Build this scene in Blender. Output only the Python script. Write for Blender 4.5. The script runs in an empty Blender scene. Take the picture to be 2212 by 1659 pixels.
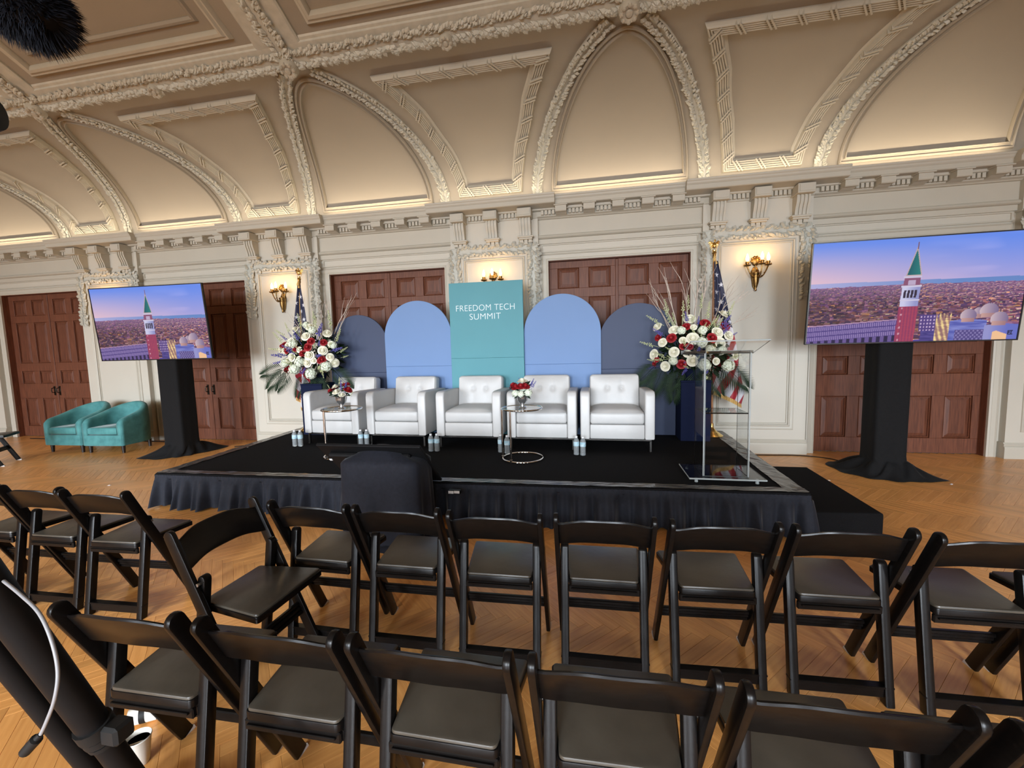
import bpy, bmesh, math, random
import numpy as np
from mathutils import Vector, Matrix, Quaternion

PI = math.pi
rng = random.Random(7)
scene = bpy.context.scene
COL = scene.collection

# ------------------------------------------------------------------ camera
cam_data = bpy.data.cameras.new('camera')
cam = bpy.data.objects.new('camera', cam_data)
COL.objects.link(cam)
cam_data.sensor_width = 36.0
cam_data.lens = 907.1 / 2212 * 36.0
cam_data.clip_start = 0.03
CAM = Vector((1.4125, 0.0, 1.5344))
yaw, pit, rol = -0.1903, -0.0879, -0.0254
_F = Vector((math.sin(yaw) * math.cos(pit), math.cos(yaw) * math.cos(pit), math.sin(pit)))
_R = Vector((math.cos(yaw), -math.sin(yaw), 0))
_U = _R.cross(_F)
RX = _R * math.cos(rol) + _U * math.sin(rol)
UX = -_R * math.sin(rol) + _U * math.cos(rol)
cam.matrix_world = Matrix(((RX.x, UX.x, -_F.x, CAM.x), (RX.y, UX.y, -_F.y, CAM.y), (RX.z, UX.z, -_F.z, CAM.z), (0, 0, 0, 1)))
scene.camera = cam

# ------------------------------------------------------------------ world, exposure
world = bpy.data.worlds.new('world')
scene.world = world
world.use_nodes = True
bg = world.node_tree.nodes['Background']
bg.inputs[0].default_value = (0.75, 0.85, 1.0, 1)
bg.inputs[1].default_value = 0.6
scene.view_settings.view_transform = 'Standard'
scene.view_settings.look = 'None'
scene.view_settings.gamma = 1.0
scene.view_settings.use_curve_mapping = False
scene.view_settings.exposure = 0.0
try:
    scene.cycles.use_denoising = True
    scene.cycles.max_bounces = 8
    scene.cycles.diffuse_bounces = 4
    scene.cycles.glossy_bounces = 4
    scene.cycles.transmission_bounces = 8
    scene.cycles.transparent_max_bounces = 8
    scene.cycles.caustics_reflective = False
    scene.cycles.caustics_refractive = False
    scene.cycles.sample_clamp_indirect = 4.0
except Exception:
    pass

P = 3.541           # bay pitch
WY = 6.25           # wall plane
REAR = -5.6
XL, XR = -13.4, 9.2

def area_light(name, loc, sx, sy, energy, color, direction):
    d = bpy.data.lights.new(name, 'AREA')
    d.shape = 'RECTANGLE'
    d.size, d.size_y = sx, sy
    d.energy = energy
    d.color = color
    o = bpy.data.objects.new(name, d)
    COL.objects.link(o)
    o.location = loc
    o.rotation_euler = Vector(direction).to_track_quat('-Z', 'Y').to_euler()
    return o

# daylight through the tall windows of the rear wall
WIN_X = [-9.4, -6.2, -3.0, 0.2, 3.2, 7.4]
for wx in WIN_X:
    area_light('window_daylight', (wx, REAR - 0.05, 1.75), 1.5, 2.5, 168, (0.83, 0.91, 1.0), (0, 1, -0.32)).data.spread = math.radians(78)
BULB_W = 1.7
# warm strip lights lying in the cornice trough, shining up into the cove
for k in range(-4, 2):
    area_light('cove_strip', ((k + 0.5) * P if k < 1 else 5.28, 5.985, 3.612), 1.66, 0.012, 7.6, (1.0, 0.80, 0.56), (0, 0.0, 1))
for k in range(-3, 2):
    area_light('cove_strip', (k * P, 5.93, 3.614), 1.75, 0.012, 6.2, (1.0, 0.80, 0.56), (0, 0.05, 1))
# unseen rear cove strip, strengthened and tilted forward as fill for ceiling and floor
area_light('cove_strip', (-3.5, REAR + 0.3, 3.70), 16, 0.05, 400, (1.0, 0.86, 0.66), (0, 0.85, 1))

# ------------------------------------------------------------------ mesh helpers
class MB:
    def __init__(s):
        s.v, s.f, s.m, s.c = [], [], [], None
    def add(s, verts, faces, mat=0, M=None):
        n = len(s.v)
        if M is not None:
            verts = [M @ Vector(q) for q in verts]
        s.v.extend([tuple(q) for q in verts])
        s.f.extend([tuple(i + n for i in q) for q in faces])
        s.m.extend([mat] * len(faces))
        return s
    def box(s, x0, x1, y0, y1, z0, z1, mat=0, M=None):
        v = [(x0, y0, z0), (x1, y0, z0), (x1, y1, z0), (x0, y1, z0), (x0, y0, z1), (x1, y0, z1), (x1, y1, z1), (x0, y1, z1)]
        f = [(3, 2, 1, 0), (4, 5, 6, 7), (0, 1, 5, 4), (1, 2, 6, 5), (2, 3, 7, 6), (3, 0, 4, 7)]
        return s.add(v, f, mat, M)
    def rbox(s, x0, x1, y0, y1, z0, z1, r=0.01, seg=1, mat=0, M=None):
        bm = bmesh.new()
        bmesh.ops.create_cube(bm, size=1)
        sx, sy, sz = x1 - x0, y1 - y0, z1 - z0
        for q in bm.verts:
            q.co = Vector((x0 + (q.co.x + .5) * sx, y0 + (q.co.y + .5) * sy, z0 + (q.co.z + .5) * sz))
        r = min(r, 0.49 * min(sx, sy, sz))
        bmesh.ops.bevel(bm, geom=bm.edges[:], offset=r, segments=seg, profile=0.5, affect='EDGES', clamp_overlap=True)
        bm.verts.index_update()
        v = [q.co.copy() for q in bm.verts]
        f = [tuple(q.index for q in fc.verts) for fc in bm.faces]
        bm.free()
        return s.add(v, f, mat, M)
    def prism(s, poly, axis, a0, a1, mat=0, M=None):
        """closed polygon (2-D) extruded along an axis; poly is in the other two axes in x,y,z order"""
        n = len(poly)
        def mk(p, a):
            return {'x': (a, p[0], p[1]), 'y': (p[0], a, p[1]), 'z': (p[0], p[1], a)}[axis]
        v = [mk(p, a0) for p in poly] + [mk(p, a1) for p in poly]
        f = [(i, (i + 1) % n, n + (i + 1) % n, n + i) for i in range(n)]
        f += [tuple(range(n - 1, -1, -1)), tuple(range(n, 2 * n))]
        return s.add(v, f, mat, M)
    def tube(s, pts, r, n=8, mat=0, M=None, cap=True, flat=1.0):
        pts = [Vector(q) for q in pts]
        if not hasattr(r, '__len__'):
            r = [r] * len(pts)
        v, f = [], []
        ref = None
        for i, p in enumerate(pts):
            t = (pts[min(i + 1, len(pts) - 1)] - pts[max(i - 1, 0)]).normalized()
            if ref is None:
                ref = Vector((0, 0, 1)) if abs(t.z) < 0.9 else Vector((1, 0, 0))
            a = (ref - t * ref.dot(t)).normalized()
            ref = a
            b = t.cross(a)
            for k in range(n):
                w = 2 * PI * k / n
                v.append(p + a * (math.cos(w) * r[i] * flat) + b * (math.sin(w) * r[i]))
        for i in range(len(pts) - 1):
            for k in range(n):
                f.append((i * n + k, i * n + (k + 1) % n, (i + 1) * n + (k + 1) % n, (i + 1) * n + k))
        if cap:
            f.append(tuple(range(n - 1, -1, -1)))
            f.append(tuple(range((len(pts) - 1) * n, len(pts) * n)))
        return s.add(v, f, mat, M)
    def lathe(s, prof, n=24, c=(0, 0, 0), mat=0, M=None, sx=1.0, sy=1.0):
        v, f = [], []
        for r, z in prof:
            for k in range(n):
                w = 2 * PI * k / n
                v.append((c[0] + r * sx * math.cos(w), c[1] + r * sy * math.sin(w), c[2] + z))
        for i in range(len(prof) - 1):
            for k in range(n):
                f.append((i * n + k, i * n + (k + 1) % n, (i + 1) * n + (k + 1) % n, (i + 1) * n + k))
        if prof[0][0] > 1e-5:
            f.append(tuple(range(n - 1, -1, -1)))
        if prof[-1][0] > 1e-5:
            f.append(tuple(range((len(prof) - 1) * n, len(prof) * n)))
        return s.add(v, f, mat, M)
    def ball(s, c, r, nu=10, nv=6, mat=0, M=None):
        if not hasattr(r, '__len__'):
            r = (r, r, r)
        v, f = [], []
        for j in range(nv + 1):
            ph = PI * j / nv
            for i in range(nu):
                w = 2 * PI * i / nu
                v.append((c[0] + r[0] * math.sin(ph) * math.cos(w), c[1] + r[1] * math.sin(ph) * math.sin(w), c[2] - r[2] * math.cos(ph)))
        for j in range(nv):
            for i in range(nu):
                f.append((j * nu + i, j * nu + (i + 1) % nu, (j + 1) * nu + (i + 1) % nu, (j + 1) * nu + i))
        return s.add(v, f, mat, M)
    def grid(s, fn, nu, nv, mat=0, M=None, flip=False):
        v = [fn(i / nu, j / nv) for j in range(nv + 1) for i in range(nu + 1)]
        f = []
        for j in range(nv):
            for i in range(nu):
                a = j * (nu + 1) + i
                q = (a, a + 1, a + nu + 2, a + nu + 1)
                f.append(q[::-1] if flip else q)
        return s.add(v, f, mat, M)
    def sweep(s, path, normals, prof, mat=0, closed=False):
        """profile points (side, height) carried along a path with given surface normals, mitred"""
        path = [Vector(q) for q in path]
        normals = [Vector(q).normalized() for q in normals]
        n, k = len(path), len(prof)
        v, f = [], []
        for i in range(n):
            if closed:
                d0 = path[i] - path[i - 1]
                d1 = path[(i + 1) % n] - path[i]
            else:
                d0 = path[i] - path[i - 1] if i else path[1] - path[0]
                d1 = path[i + 1] - path[i] if i < n - 1 else d0
            d0, d1 = d0.normalized(), d1.normalized()
            nr = normals[i]
            s0, s1 = d0.cross(nr).normalized(), d1.cross(nr).normalized()
            b = (s0 + s1)
            b = b.normalized() if b.length > 1e-4 else s0
            sc = 1 / max(0.35, b.dot(s0))
            for (a, h) in prof:
                v.append(path[i] + b * (a * sc) + nr * h)
        m = n if closed else n - 1
        for i in range(m):
            j = (i + 1) % n
            for q in range(k - 1):
                f.append((i * k + q, j * k + q, j * k + q + 1, i * k + q + 1))
        if not closed:
            f.append(tuple(range(k)))
            f.append(tuple(range((n - 1) * k, n * k))[::-1])
        return s.add(v, f, mat)
    def mesh(s, name, mats, smooth=False):
        me = bpy.data.meshes.new(name)
        me.from_pydata(s.v, [], s.f)
        if not isinstance(mats, (list, tuple)):
            mats = [mats]
        for q in mats:
            me.materials.append(q)
        if len(mats) > 1:
            me.polygons.foreach_set('material_index', s.m)
        if smooth:
            me.polygons.foreach_set('use_smooth', [True] * len(me.polygons))
            if smooth != 'all':
                try:
                    me.set_sharp_from_angle(angle=0.7 if smooth is True else smooth)
                except Exception:
                    pass
        me.update()
        return me
    def build(s, name, mats, parent=None, smooth=False, **props):
        return link(name, s.mesh(name, mats, smooth), parent, **props)

def link(name, me, parent=None, **props):
    o = bpy.data.objects.new(name, me)
    COL.objects.link(o)
    if parent is not None:
        o.parent = parent
    for k, q in props.items():
        o[k] = q
    return o

def thing(name, label, cat, loc=(0, 0, 0), rz=0.0, group=None):
    o = bpy.data.objects.new(name, None)
    o.empty_display_size = 0.1
    COL.objects.link(o)
    o.location = loc
    o.rotation_euler = (0, 0, rz)
    o['label'] = label
    o['category'] = cat
    if group:
        o['group'] = group
    return o

def tag(o, label, cat, group=None):
    o['label'] = label
    o['category'] = cat
    if group:
        o['group'] = group
    return o

def struct(o):
    o['kind'] = 'structure'
    return o

def children(o):
    return list(KIDS(o))
def KIDS(o):
    return [q for q in o.children]

def dup(root, loc=None, rz=None, label=None, parent=None):
    c = root.copy()
    COL.objects.link(c)
    if parent is not None:
        c.parent = parent
    if loc is not None:
        c.location = loc
    if rz is not None:
        c.rotation_euler = (0, 0, rz)
    if label:
        c['label'] = label
    for ch in list(root.children):
        dup(ch, parent=c)
    return c

def Rz(a):
    return Matrix.Rotation(a, 4, 'Z')
def T(*a):
    return Matrix.Translation(Vector(a))

# ------------------------------------------------------------------ materials
def mat(name, col, rough=0.5, metal=0.0, var=0.0, scale=20.0, bump=0.0, bscale=None, emit=None, estr=0.0, coat=0.0,
        sheen=0.0, trans=0.0, ior=1.5, col2=None, spec=None, stretch=None, dist=0.002, attr=None, detail=3.0, emat=None):
    m = bpy.data.materials.new(name)
    m.use_nodes = True
    nt = m.node_tree
    b = nt.nodes['Principled BSDF']
    b.inputs['Base Color'].default_value = (*col, 1)
    b.inputs['Roughness'].default_value = rough
    b.inputs['Metallic'].default_value = metal
    b.inputs['IOR'].default_value = ior
    if coat:
        b.inputs['Coat Weight'].default_value = coat
        b.inputs['Coat Roughness'].default_value = 0.12
    if sheen:
        b.inputs['Sheen Weight'].default_value = sheen
        b.inputs['Sheen Roughness'].default_value = 0.35
    if trans:
        b.inputs['Transmission Weight'].default_value = trans
    if spec is not None:
        b.inputs['Specular IOR Level'].default_value = spec
    if emit is not None:
        b.inputs['Emission Color'].default_value = (*emit, 1)
        b.inputs['Emission Strength'].default_value = estr
    tc = nt.nodes.new('ShaderNodeTexCoord')
    src = tc.outputs['Object']
    if stretch:
        mp = nt.nodes.new('ShaderNodeMapping')
        mp.inputs['Scale'].default_value = stretch
        nt.links.new(src, mp.inputs['Vector'])
        src = mp.outputs['Vector']
    no = nt.nodes.new('ShaderNodeTexNoise')
    no.inputs['Scale'].default_value = scale
    no.inputs['Detail'].default_value = detail
    nt.links.new(src, no.inputs['Vector'])
    if attr:
        at = nt.nodes.new('ShaderNodeVertexColor')
        at.layer_name = attr
        nt.links.new(at.outputs['Color'], b.inputs['Base Color'])
        if emit is not None:
            nt.links.new(at.outputs['Color'], b.inputs['Emission Color'])
    if emat:
        b.inputs['Base Color'].default_value = (.01, .01, .01, 1)
        at = nt.nodes.new('ShaderNodeVertexColor')
        at.layer_name = emat
        nt.links.new(at.outputs['Color'], b.inputs['Emission Color'])
    elif not attr and (var or col2):
        ra = nt.nodes.new('ShaderNodeValToRGB')
        c2 = col2 if col2 else tuple(max(0, q * (1 - var)) for q in col)
        c1 = col if col2 else tuple(min(1, q * (1 + var)) for q in col)
        ra.color_ramp.elements[0].position = 0.3
        ra.color_ramp.elements[1].position = 0.7
        ra.color_ramp.elements[0].color = (*c2, 1)
        ra.color_ramp.elements[1].color = (*c1, 1)
        nt.links.new(no.outputs['Fac'], ra.inputs['Fac'])
        nt.links.new(ra.outputs['Color'], b.inputs['Base Color'])
    if bump:
        n2 = no
        if bscale:
            n2 = nt.nodes.new('ShaderNodeTexNoise')
            n2.inputs['Scale'].default_value = bscale
            n2.inputs['Detail'].default_value = 4
            nt.links.new(src, n2.inputs['Vector'])
        bp = nt.nodes.new('ShaderNodeBump')
        bp.inputs['Strength'].default_value = bump
        bp.inputs['Distance'].default_value = dist
        nt.links.new(n2.outputs['Fac'], bp.inputs['Height'])
        nt.links.new(bp.outputs['Normal'], b.inputs['Normal'])
    return m

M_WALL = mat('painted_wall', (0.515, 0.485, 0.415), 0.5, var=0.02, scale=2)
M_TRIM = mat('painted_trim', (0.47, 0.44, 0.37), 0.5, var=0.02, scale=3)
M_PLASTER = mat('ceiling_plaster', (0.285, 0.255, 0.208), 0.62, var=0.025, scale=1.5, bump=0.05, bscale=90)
M_ORN = mat('ornament_plaster', (0.425, 0.40, 0.335), 0.5, var=0.03, scale=8)
M_LEAF = mat('leaf_plaster', (0.46, 0.455, 0.40), 0.5, var=0.08, scale=14)
M_DOOR = mat('mahogany', (0.165, 0.055, 0.027), 0.5, col2=(0.090, 0.029, 0.015), scale=6, stretch=(9, 9, 0.7), bump=0.05, bscale=40, spec=0.35)
M_DOORP = mat('mahogany_panel', (0.145, 0.047, 0.023), 0.5, col2=(0.080, 0.025, 0.013), scale=6, stretch=(9, 9, 0.7), spec=0.35)
M_BRONZE = mat('dark_bronze', (0.03, 0.022, 0.016), 0.4, metal=0.9, var=0.2)
M_CHAIRW = mat('black_lacquered_wood', (0.0045, 0.0038, 0.0036), 0.28, var=0.25, scale=30, stretch=(1, 1, 4), spec=0.18)
M_VINYL = mat('black_vinyl', (0.050, 0.043, 0.033), 0.36, var=0.15, scale=9, bump=0.35, bscale=7, dist=0.01)
M_PADW = mat('white_felt_pad', (0.75, 0.73, 0.72), 0.8, var=0.05)
M_STEEL = mat('bolt_steel', (0.55, 0.55, 0.56), 0.3, metal=1.0, var=0.1)
M_CHROME = mat('chrome', (0.75, 0.72, 0.68), 0.08, metal=1.0, var=0.02)
M_DKCHROME = mat('dark_chrome', (0.22, 0.21, 0.20), 0.22, metal=1.0, var=0.1)
M_LEATHER = mat('white_leatherette', (0.53, 0.53, 0.525), 0.45, var=0.03, scale=5, bump=0.30, bscale=9, dist=0.012)
M_TEAL = mat('teal_velvet', (0.075, 0.275, 0.275), 0.8, col2=(0.035, 0.160, 0.168), scale=7, sheen=0.18, bump=0.1, bscale=30)
M_DKLEG = mat('dark_wood_leg', (0.014, 0.010, 0.009), 0.4, var=0.2)
M_CARPET = mat('black_carpet', (0.0085, 0.0085, 0.0095), 0.95, var=0.25, scale=160, bump=0.4, bscale=400, spec=0.1)
M_TAPE = mat('grey_gaffer_tape', (0.14, 0.135, 0.125), 0.24, col2=(0.055, 0.053, 0.05), scale=4, stretch=(0.7, 6, 1), bump=0.4, bscale=10)
M_SKIRT = mat('black_skirt_cloth', (0.016, 0.0185, 0.027), 0.8, var=0.15, scale=40, sheen=0.15, spec=0.25)
M_CART = mat('dark_cart_cloth', (0.0105, 0.0115, 0.017), 0.8, var=0.15, scale=40, sheen=0.08, spec=0.2)
M_DRAPE = mat('black_drape_cloth', (0.0075, 0.0075, 0.008), 0.85, var=0.15, scale=60, sheen=0.06, spec=0.15)
M_BLACK = mat('black_plastic', (0.007, 0.007, 0.0075), 0.5, var=0.1, spec=0.12)
M_RUBBER = mat('black_rubber', (0.007, 0.007, 0.007), 0.6, var=0.1, spec=0.25)
M_PTEAL = mat('teal_panel_paint', (0.075, 0.270, 0.320), 0.6, var=0.03, scale=2)
M_PBLUE = mat('blue_panel_paint', (0.135, 0.238, 0.455), 0.6, var=0.02, scale=2)
M_PNAVY = mat('navy_panel_paint', (0.030, 0.046, 0.100), 0.6, var=0.03, scale=2)
M_PEDES = mat('navy_pedestal_paint', (0.007, 0.011, 0.035), 0.8, var=0.04, scale=2, spec=0.1)
M_WHITE = mat('white_vinyl_letter', (0.70, 0.80, 0.82), 0.5, var=0.02)
M_GLASS = mat('clear_glass', (0.95, 0.98, 0.97), 0.0, trans=1.0, ior=1.45, var=0.01)
M_ACRYL = mat('clear_acrylic', (0.97, 0.985, 0.985), 0.0, trans=1.0, ior=1.18, var=0.01)
M_EDGE = mat('acrylic_edge_lit_tone', (0.34, 0.37, 0.37), 0.15, var=0.02)  # opaque pale grey in place of the light that clear sheet edges carry
M_PET = mat('bottle_plastic', (0.80, 0.88, 0.92), 0.05, trans=0.72, ior=1.22, var=0.01, bump=0.2, bscale=60)
M_LABEL = mat('bottle_label', (0.62, 0.74, 0.80), 0.5, col2=(0.25, 0.50, 0.62), scale=45)
M_CAP = mat('white_bottle_cap', (0.8, 0.82, 0.84), 0.4, var=0.05)
M_GOLD = mat('polished_brass', (0.80, 0.56, 0.20), 0.18, metal=1.0, var=0.08)
M_BRASS = mat('aged_brass', (0.30, 0.18, 0.06), 0.38, metal=1.0, col2=(0.13, 0.075, 0.028), scale=60)
M_BULB = mat('flame_bulb', (1, 0.9, 0.7), 0.3, emit=(1.0, 0.72, 0.36), estr=9.0, var=0.01)
M_POLE = mat('varnished_pole', (0.30, 0.12, 0.04), 0.25, var=0.2, scale=20, stretch=(6, 6, 0.6))
M_FLAG = mat('flag_cloth', (0.5, 0.1, 0.1), 0.6, attr='paint', sheen=0.1)
M_FRINGE = mat('gold_fringe', (0.62, 0.38, 0.12), 0.6, var=0.3, scale=120)
M_SCREEN = mat('lit_screen', (0.1, 0.1, 0.1), 0.55, attr=None, emit=(1, 1, 1), estr=0.92, spec=0.1, emat='paint')
M_BEZEL = mat('screen_bezel', (0.010, 0.009, 0.012), 0.3, var=0.1)
M_ROSEW = mat('white_rose_petal', (0.82, 0.80, 0.66), 0.6, var=0.06, scale=30)
M_ROSER = mat('red_rose_petal', (0.30, 0.008, 0.014), 0.6, var=0.3, scale=30)
M_HYDR = mat('hydrangea_petal', (0.74, 0.80, 0.66), 0.6, var=0.1, scale=40)
M_BLUEF = mat('blue_delphinium', (0.10, 0.09, 0.34), 0.6, var=0.3, scale=60)
M_GREEN = mat('dark_leaf', (0.010, 0.024, 0.010), 0.6, var=0.4, scale=20, spec=0.15)
M_LGREEN = mat('pale_snapdragon', (0.50, 0.55, 0.30), 0.6, var=0.2, scale=40)
M_TWIG = mat('bleached_twig', (0.50, 0.42, 0.36), 0.7, var=0.2, scale=30)
M_BERRY = mat('dark_red_berry', (0.09, 0.010, 0.008), 0.35, var=0.2)
M_MERC = mat('silver_vase', (0.62, 0.63, 0.64), 0.16, metal=0.9, var=0.12, scale=30)
M_FUR = mat('black_fur', (0.006, 0.007, 0.011), 0.7, var=0.4, scale=12, spec=0.15)
M_CABLEW = mat('white_cable', (0.24, 0.24, 0.25), 0.4, var=0.05)
M_PAPER = mat('white_paper_cup', (0.72, 0.69, 0.62), 0.6, var=0.03)
M_PLUGW = mat('white_plastic', (0.7, 0.7, 0.7), 0.4, var=0.05)

def floor_material():
    m = bpy.data.materials.new('oak_parquet')
    m.use_nodes = True
    nt = m.node_tree
    L = nt.links.new
    b = nt.nodes['Principled BSDF']
    uv = nt.nodes.new('ShaderNodeUVMap')
    oi = nt.nodes.new('ShaderNodeObjectInfo')
    ge = nt.nodes.new('ShaderNodeNewGeometry')
    ad = nt.nodes.new('ShaderNodeMath'); ad.operation = 'ADD'
    L(oi.outputs['Random'], ad.inputs[0]); L(ge.outputs['Random Per Island'], ad.inputs[1])
    fr = nt.nodes.new('ShaderNodeMath'); fr.operation = 'FRACT'
    L(ad.outputs[0], fr.inputs[0])
    sc = nt.nodes.new('ShaderNodeMath'); sc.operation = 'MULTIPLY'; sc.inputs[1].default_value = 57.0
    L(fr.outputs[0], sc.inputs[0])
    co = nt.nodes.new('ShaderNodeVectorMath'); co.operation = 'ADD'
    L(uv.outputs['UV'], co.inputs[0]); L(sc.outputs[0], co.inputs[1])
    mp = nt.nodes.new('ShaderNodeMapping'); mp.inputs['Scale'].default_value = (2.2, 26, 1)
    L(co.outputs[0], mp.inputs['Vector'])
    no = nt.nodes.new('ShaderNodeTexNoise'); no.inputs['Scale'].default_value = 2.2; no.inputs['Detail'].default_value = 5
    L(mp.outputs['Vector'], no.inputs['Vector'])
    ra = nt.nodes.new('ShaderNodeValToRGB')
    ra.color_ramp.elements[0].position = 0.25
    ra.color_ramp.elements[0].color = (0.64, 0.275, 0.070, 1)
    ra.color_ramp.elements[1].position = 0.8
    ra.color_ramp.elements[1].color = (0.84, 0.42, 0.130, 1)
    L(no.outputs['Fac'], ra.inputs['Fac'])
    hs = nt.nodes.new('ShaderNodeHueSaturation')
    vr = nt.nodes.new('ShaderNodeMapRange'); vr.inputs['To Min'].default_value = 0.86; vr.inputs['To Max'].default_value = 1.10
    L(fr.outputs[0], vr.inputs['Value']); L(vr.outputs[0], hs.inputs['Value'])
    L(ra.outputs['Color'], hs.inputs['Color']); L(hs.outputs['Color'], b.inputs['Base Color'])
    b.inputs['Roughness'].default_value = 0.36
    b.inputs['Coat Weight'].default_value = 0.25
    b.inputs['Coat Roughness'].default_value = 0.22
    bp = nt.nodes.new('ShaderNodeBump'); bp.inputs['Strength'].default_value = 0.06; bp.inputs['Distance'].default_value = 0.001
    L(no.outputs['Fac'], bp.inputs['Height']); L(bp.outputs['Normal'], b.inputs['Normal'])
    return m
M_FLOOR = floor_material()
M_SUB = mat('floor_joint', (0.22, 0.10, 0.035), 0.7, var=0.1)
# ================================================================== FLOOR
floor = struct(MB().add([(XL, REAR, -0.011), (XR, REAR, -0.011), (XR, WY + .2, -0.011), (XL, WY + .2, -0.011)], [(0, 1, 2, 3)]).build('floor', M_SUB))
PW, PN = 0.0646, 7
PLEN = PW * PN
def plank_mesh(name, cells):
    """cells: list of 2-D corner arrays with uv; thin boards with a small joint"""
    v, f, uvs = [], [], []
    g = 0.0004
    c = 0.0007
    for (org, du, dv) in cells:
        n = len(v)
        L, W = PLEN, PW
        for z, ins in ((-0.010, g), (-c, g), (0.0, g + c)):
            for (a, b) in ((ins, ins), (L - ins, ins), (L - ins, W - ins), (ins, W - ins)):
                v.append((org[0] + du[0] * a + dv[0] * b, org[1] + du[1] * a + dv[1] * b, z))
                uvs.append((a, b))
        for lv in (0, 4):
            for i in range(4):
                j = (i + 1) % 4
                f.append((n + lv + i, n + lv + j, n + lv + 4 + j, n + lv + 4 + i))
        f.append((n + 8, n + 9, n + 10, n + 11))
    me = bpy.data.meshes.new(name)
    me.from_pydata(v, [], f)
    me.materials.append(M_FLOOR)
    ul = me.uv_layers.new(name='UVMap')
    li = np.empty(len(me.loops), np.int32)
    me.loops.foreach_get('vertex_index', li)
    ul.data.foreach_set('uv', np.array(uvs, np.float32)[li].ravel())
    me.update()
    return me
def pix(p):
    d = Vector(p) - CAM
    FX = RX.cross(UX) * -1
    z = d.dot(FX)
    if z < 0.1:
        return None
    return (1106 + 907.1 * d.dot(RX) / z, 829.5 - 907.1 * d.dot(UX) / z, z)
r2 = math.sqrt(0.5)
UD, VD = (r2, -r2), (r2, r2)
Y0 = 4.43 - 4.5 * (2 * PLEN * r2) + 0.32
cells = []
for m in range(-24, 24):
    for k in range(-360, 360):
        for kind in (0, 1):
            if kind == 0:      # along +u
                u, v_ = k * PW + m * 2 * PLEN, k * PW
                du, dv = UD, VD
            else:              # along +v
                u, v_ = (k + 1) * PW + m * 2 * PLEN, (k + 1) * PW
                du, dv = VD, (-UD[0], -UD[1])
            x = u * UD[0] + v_ * VD[0]
            y = Y0 + u * UD[1] + v_ * VD[1]
            cx = x + du[0] * PLEN / 2 + dv[0] * PW / 2
            cy = y + du[1] * PLEN / 2 + dv[1] * PW / 2
            if XL < cx < XR and REAR < cy < WY - 0.02:
                cells.append(((x, y), du, dv, (cx, cy)))
def score(c):
    cx, cy = c[3]
    if cy > 3.3 and -3.05 < cx < 3.1:
        return 0
    q = pix((cx, cy, 0))
    if q is None or not (20 < q[0] < 2192 and 20 < q[1] < 1640):
        return 0
    if q[1] > 1400 and q[0] > 420 and (q[1] - 1350) > (q[0] - 420) * 0.13:
        return 0.1 / q[2] ** 3
    return 1 / q[2] ** 3
cells.sort(key=score, reverse=True)
one = plank_mesh('floor_plank', [((0, 0), (1, 0), (0, 1))])
for (org, du, dv, c) in cells[:300]:
    o = link('floor_plank', one, floor)
    sgn = du[0] * dv[1] - du[1] * dv[0]
    o.location = (org[0], org[1], 0)
    o.rotation_euler = (0, 0, math.atan2(du[1], du[0]))
    if sgn < 0:
        o.location = (org[0] + dv[0] * PW, org[1] + dv[1] * PW, 0)
o = link('parquet_field', plank_mesh('parquet_field', [c[:3] for c in cells[300:]]), floor)
o['kind'] = 'stuff'

# ================================================================== WALL WITH DOORS
HD, ZD = 0.977, 2.77      # half door width, door head
BAYS = [-4, -3, -2, -1, 0, 1]
PIERS = [-3, -2, -1, 0, 1, 2]
w = MB()
xs = XL
for b in BAYS:
    c = (b + .5) * P
    w.add([(xs, WY, 0), (c - HD, WY, 0), (c - HD, WY, 3.64), (xs, WY, 3.64)], [(0, 1, 2, 3)])
    w.add([(c - HD, WY, ZD), (c + HD, WY, ZD), (c + HD, WY, 3.64), (c - HD, WY, 3.64)], [(0, 1, 2, 3)])
    for s in (-1, 1):
        x = c + s * HD
        w.add([(x, WY, 0), (x, WY + .16, 0), (x, WY + .16, ZD), (x, WY, ZD)], [(0, 1, 2, 3)])
    w.add([(c - HD, WY, ZD), (c + HD, WY, ZD), (c + HD, WY + .16, ZD), (c - HD, WY + .16, ZD)], [(0, 1, 2, 3)])
    xs = c + HD
w.add([(xs, WY, 0), (XR, WY, 0), (XR, WY, 3.64), (xs, WY, 3.64)], [(0, 1, 2, 3)])
w.add([(XL, WY + .17, 0), (XR, WY + .17, 0), (XR, WY + .17, 3.64), (XL, WY + .17, 3.64)], [(0, 1, 2, 3)])
wall = struct(w.build('wall_back', M_WALL))

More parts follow.
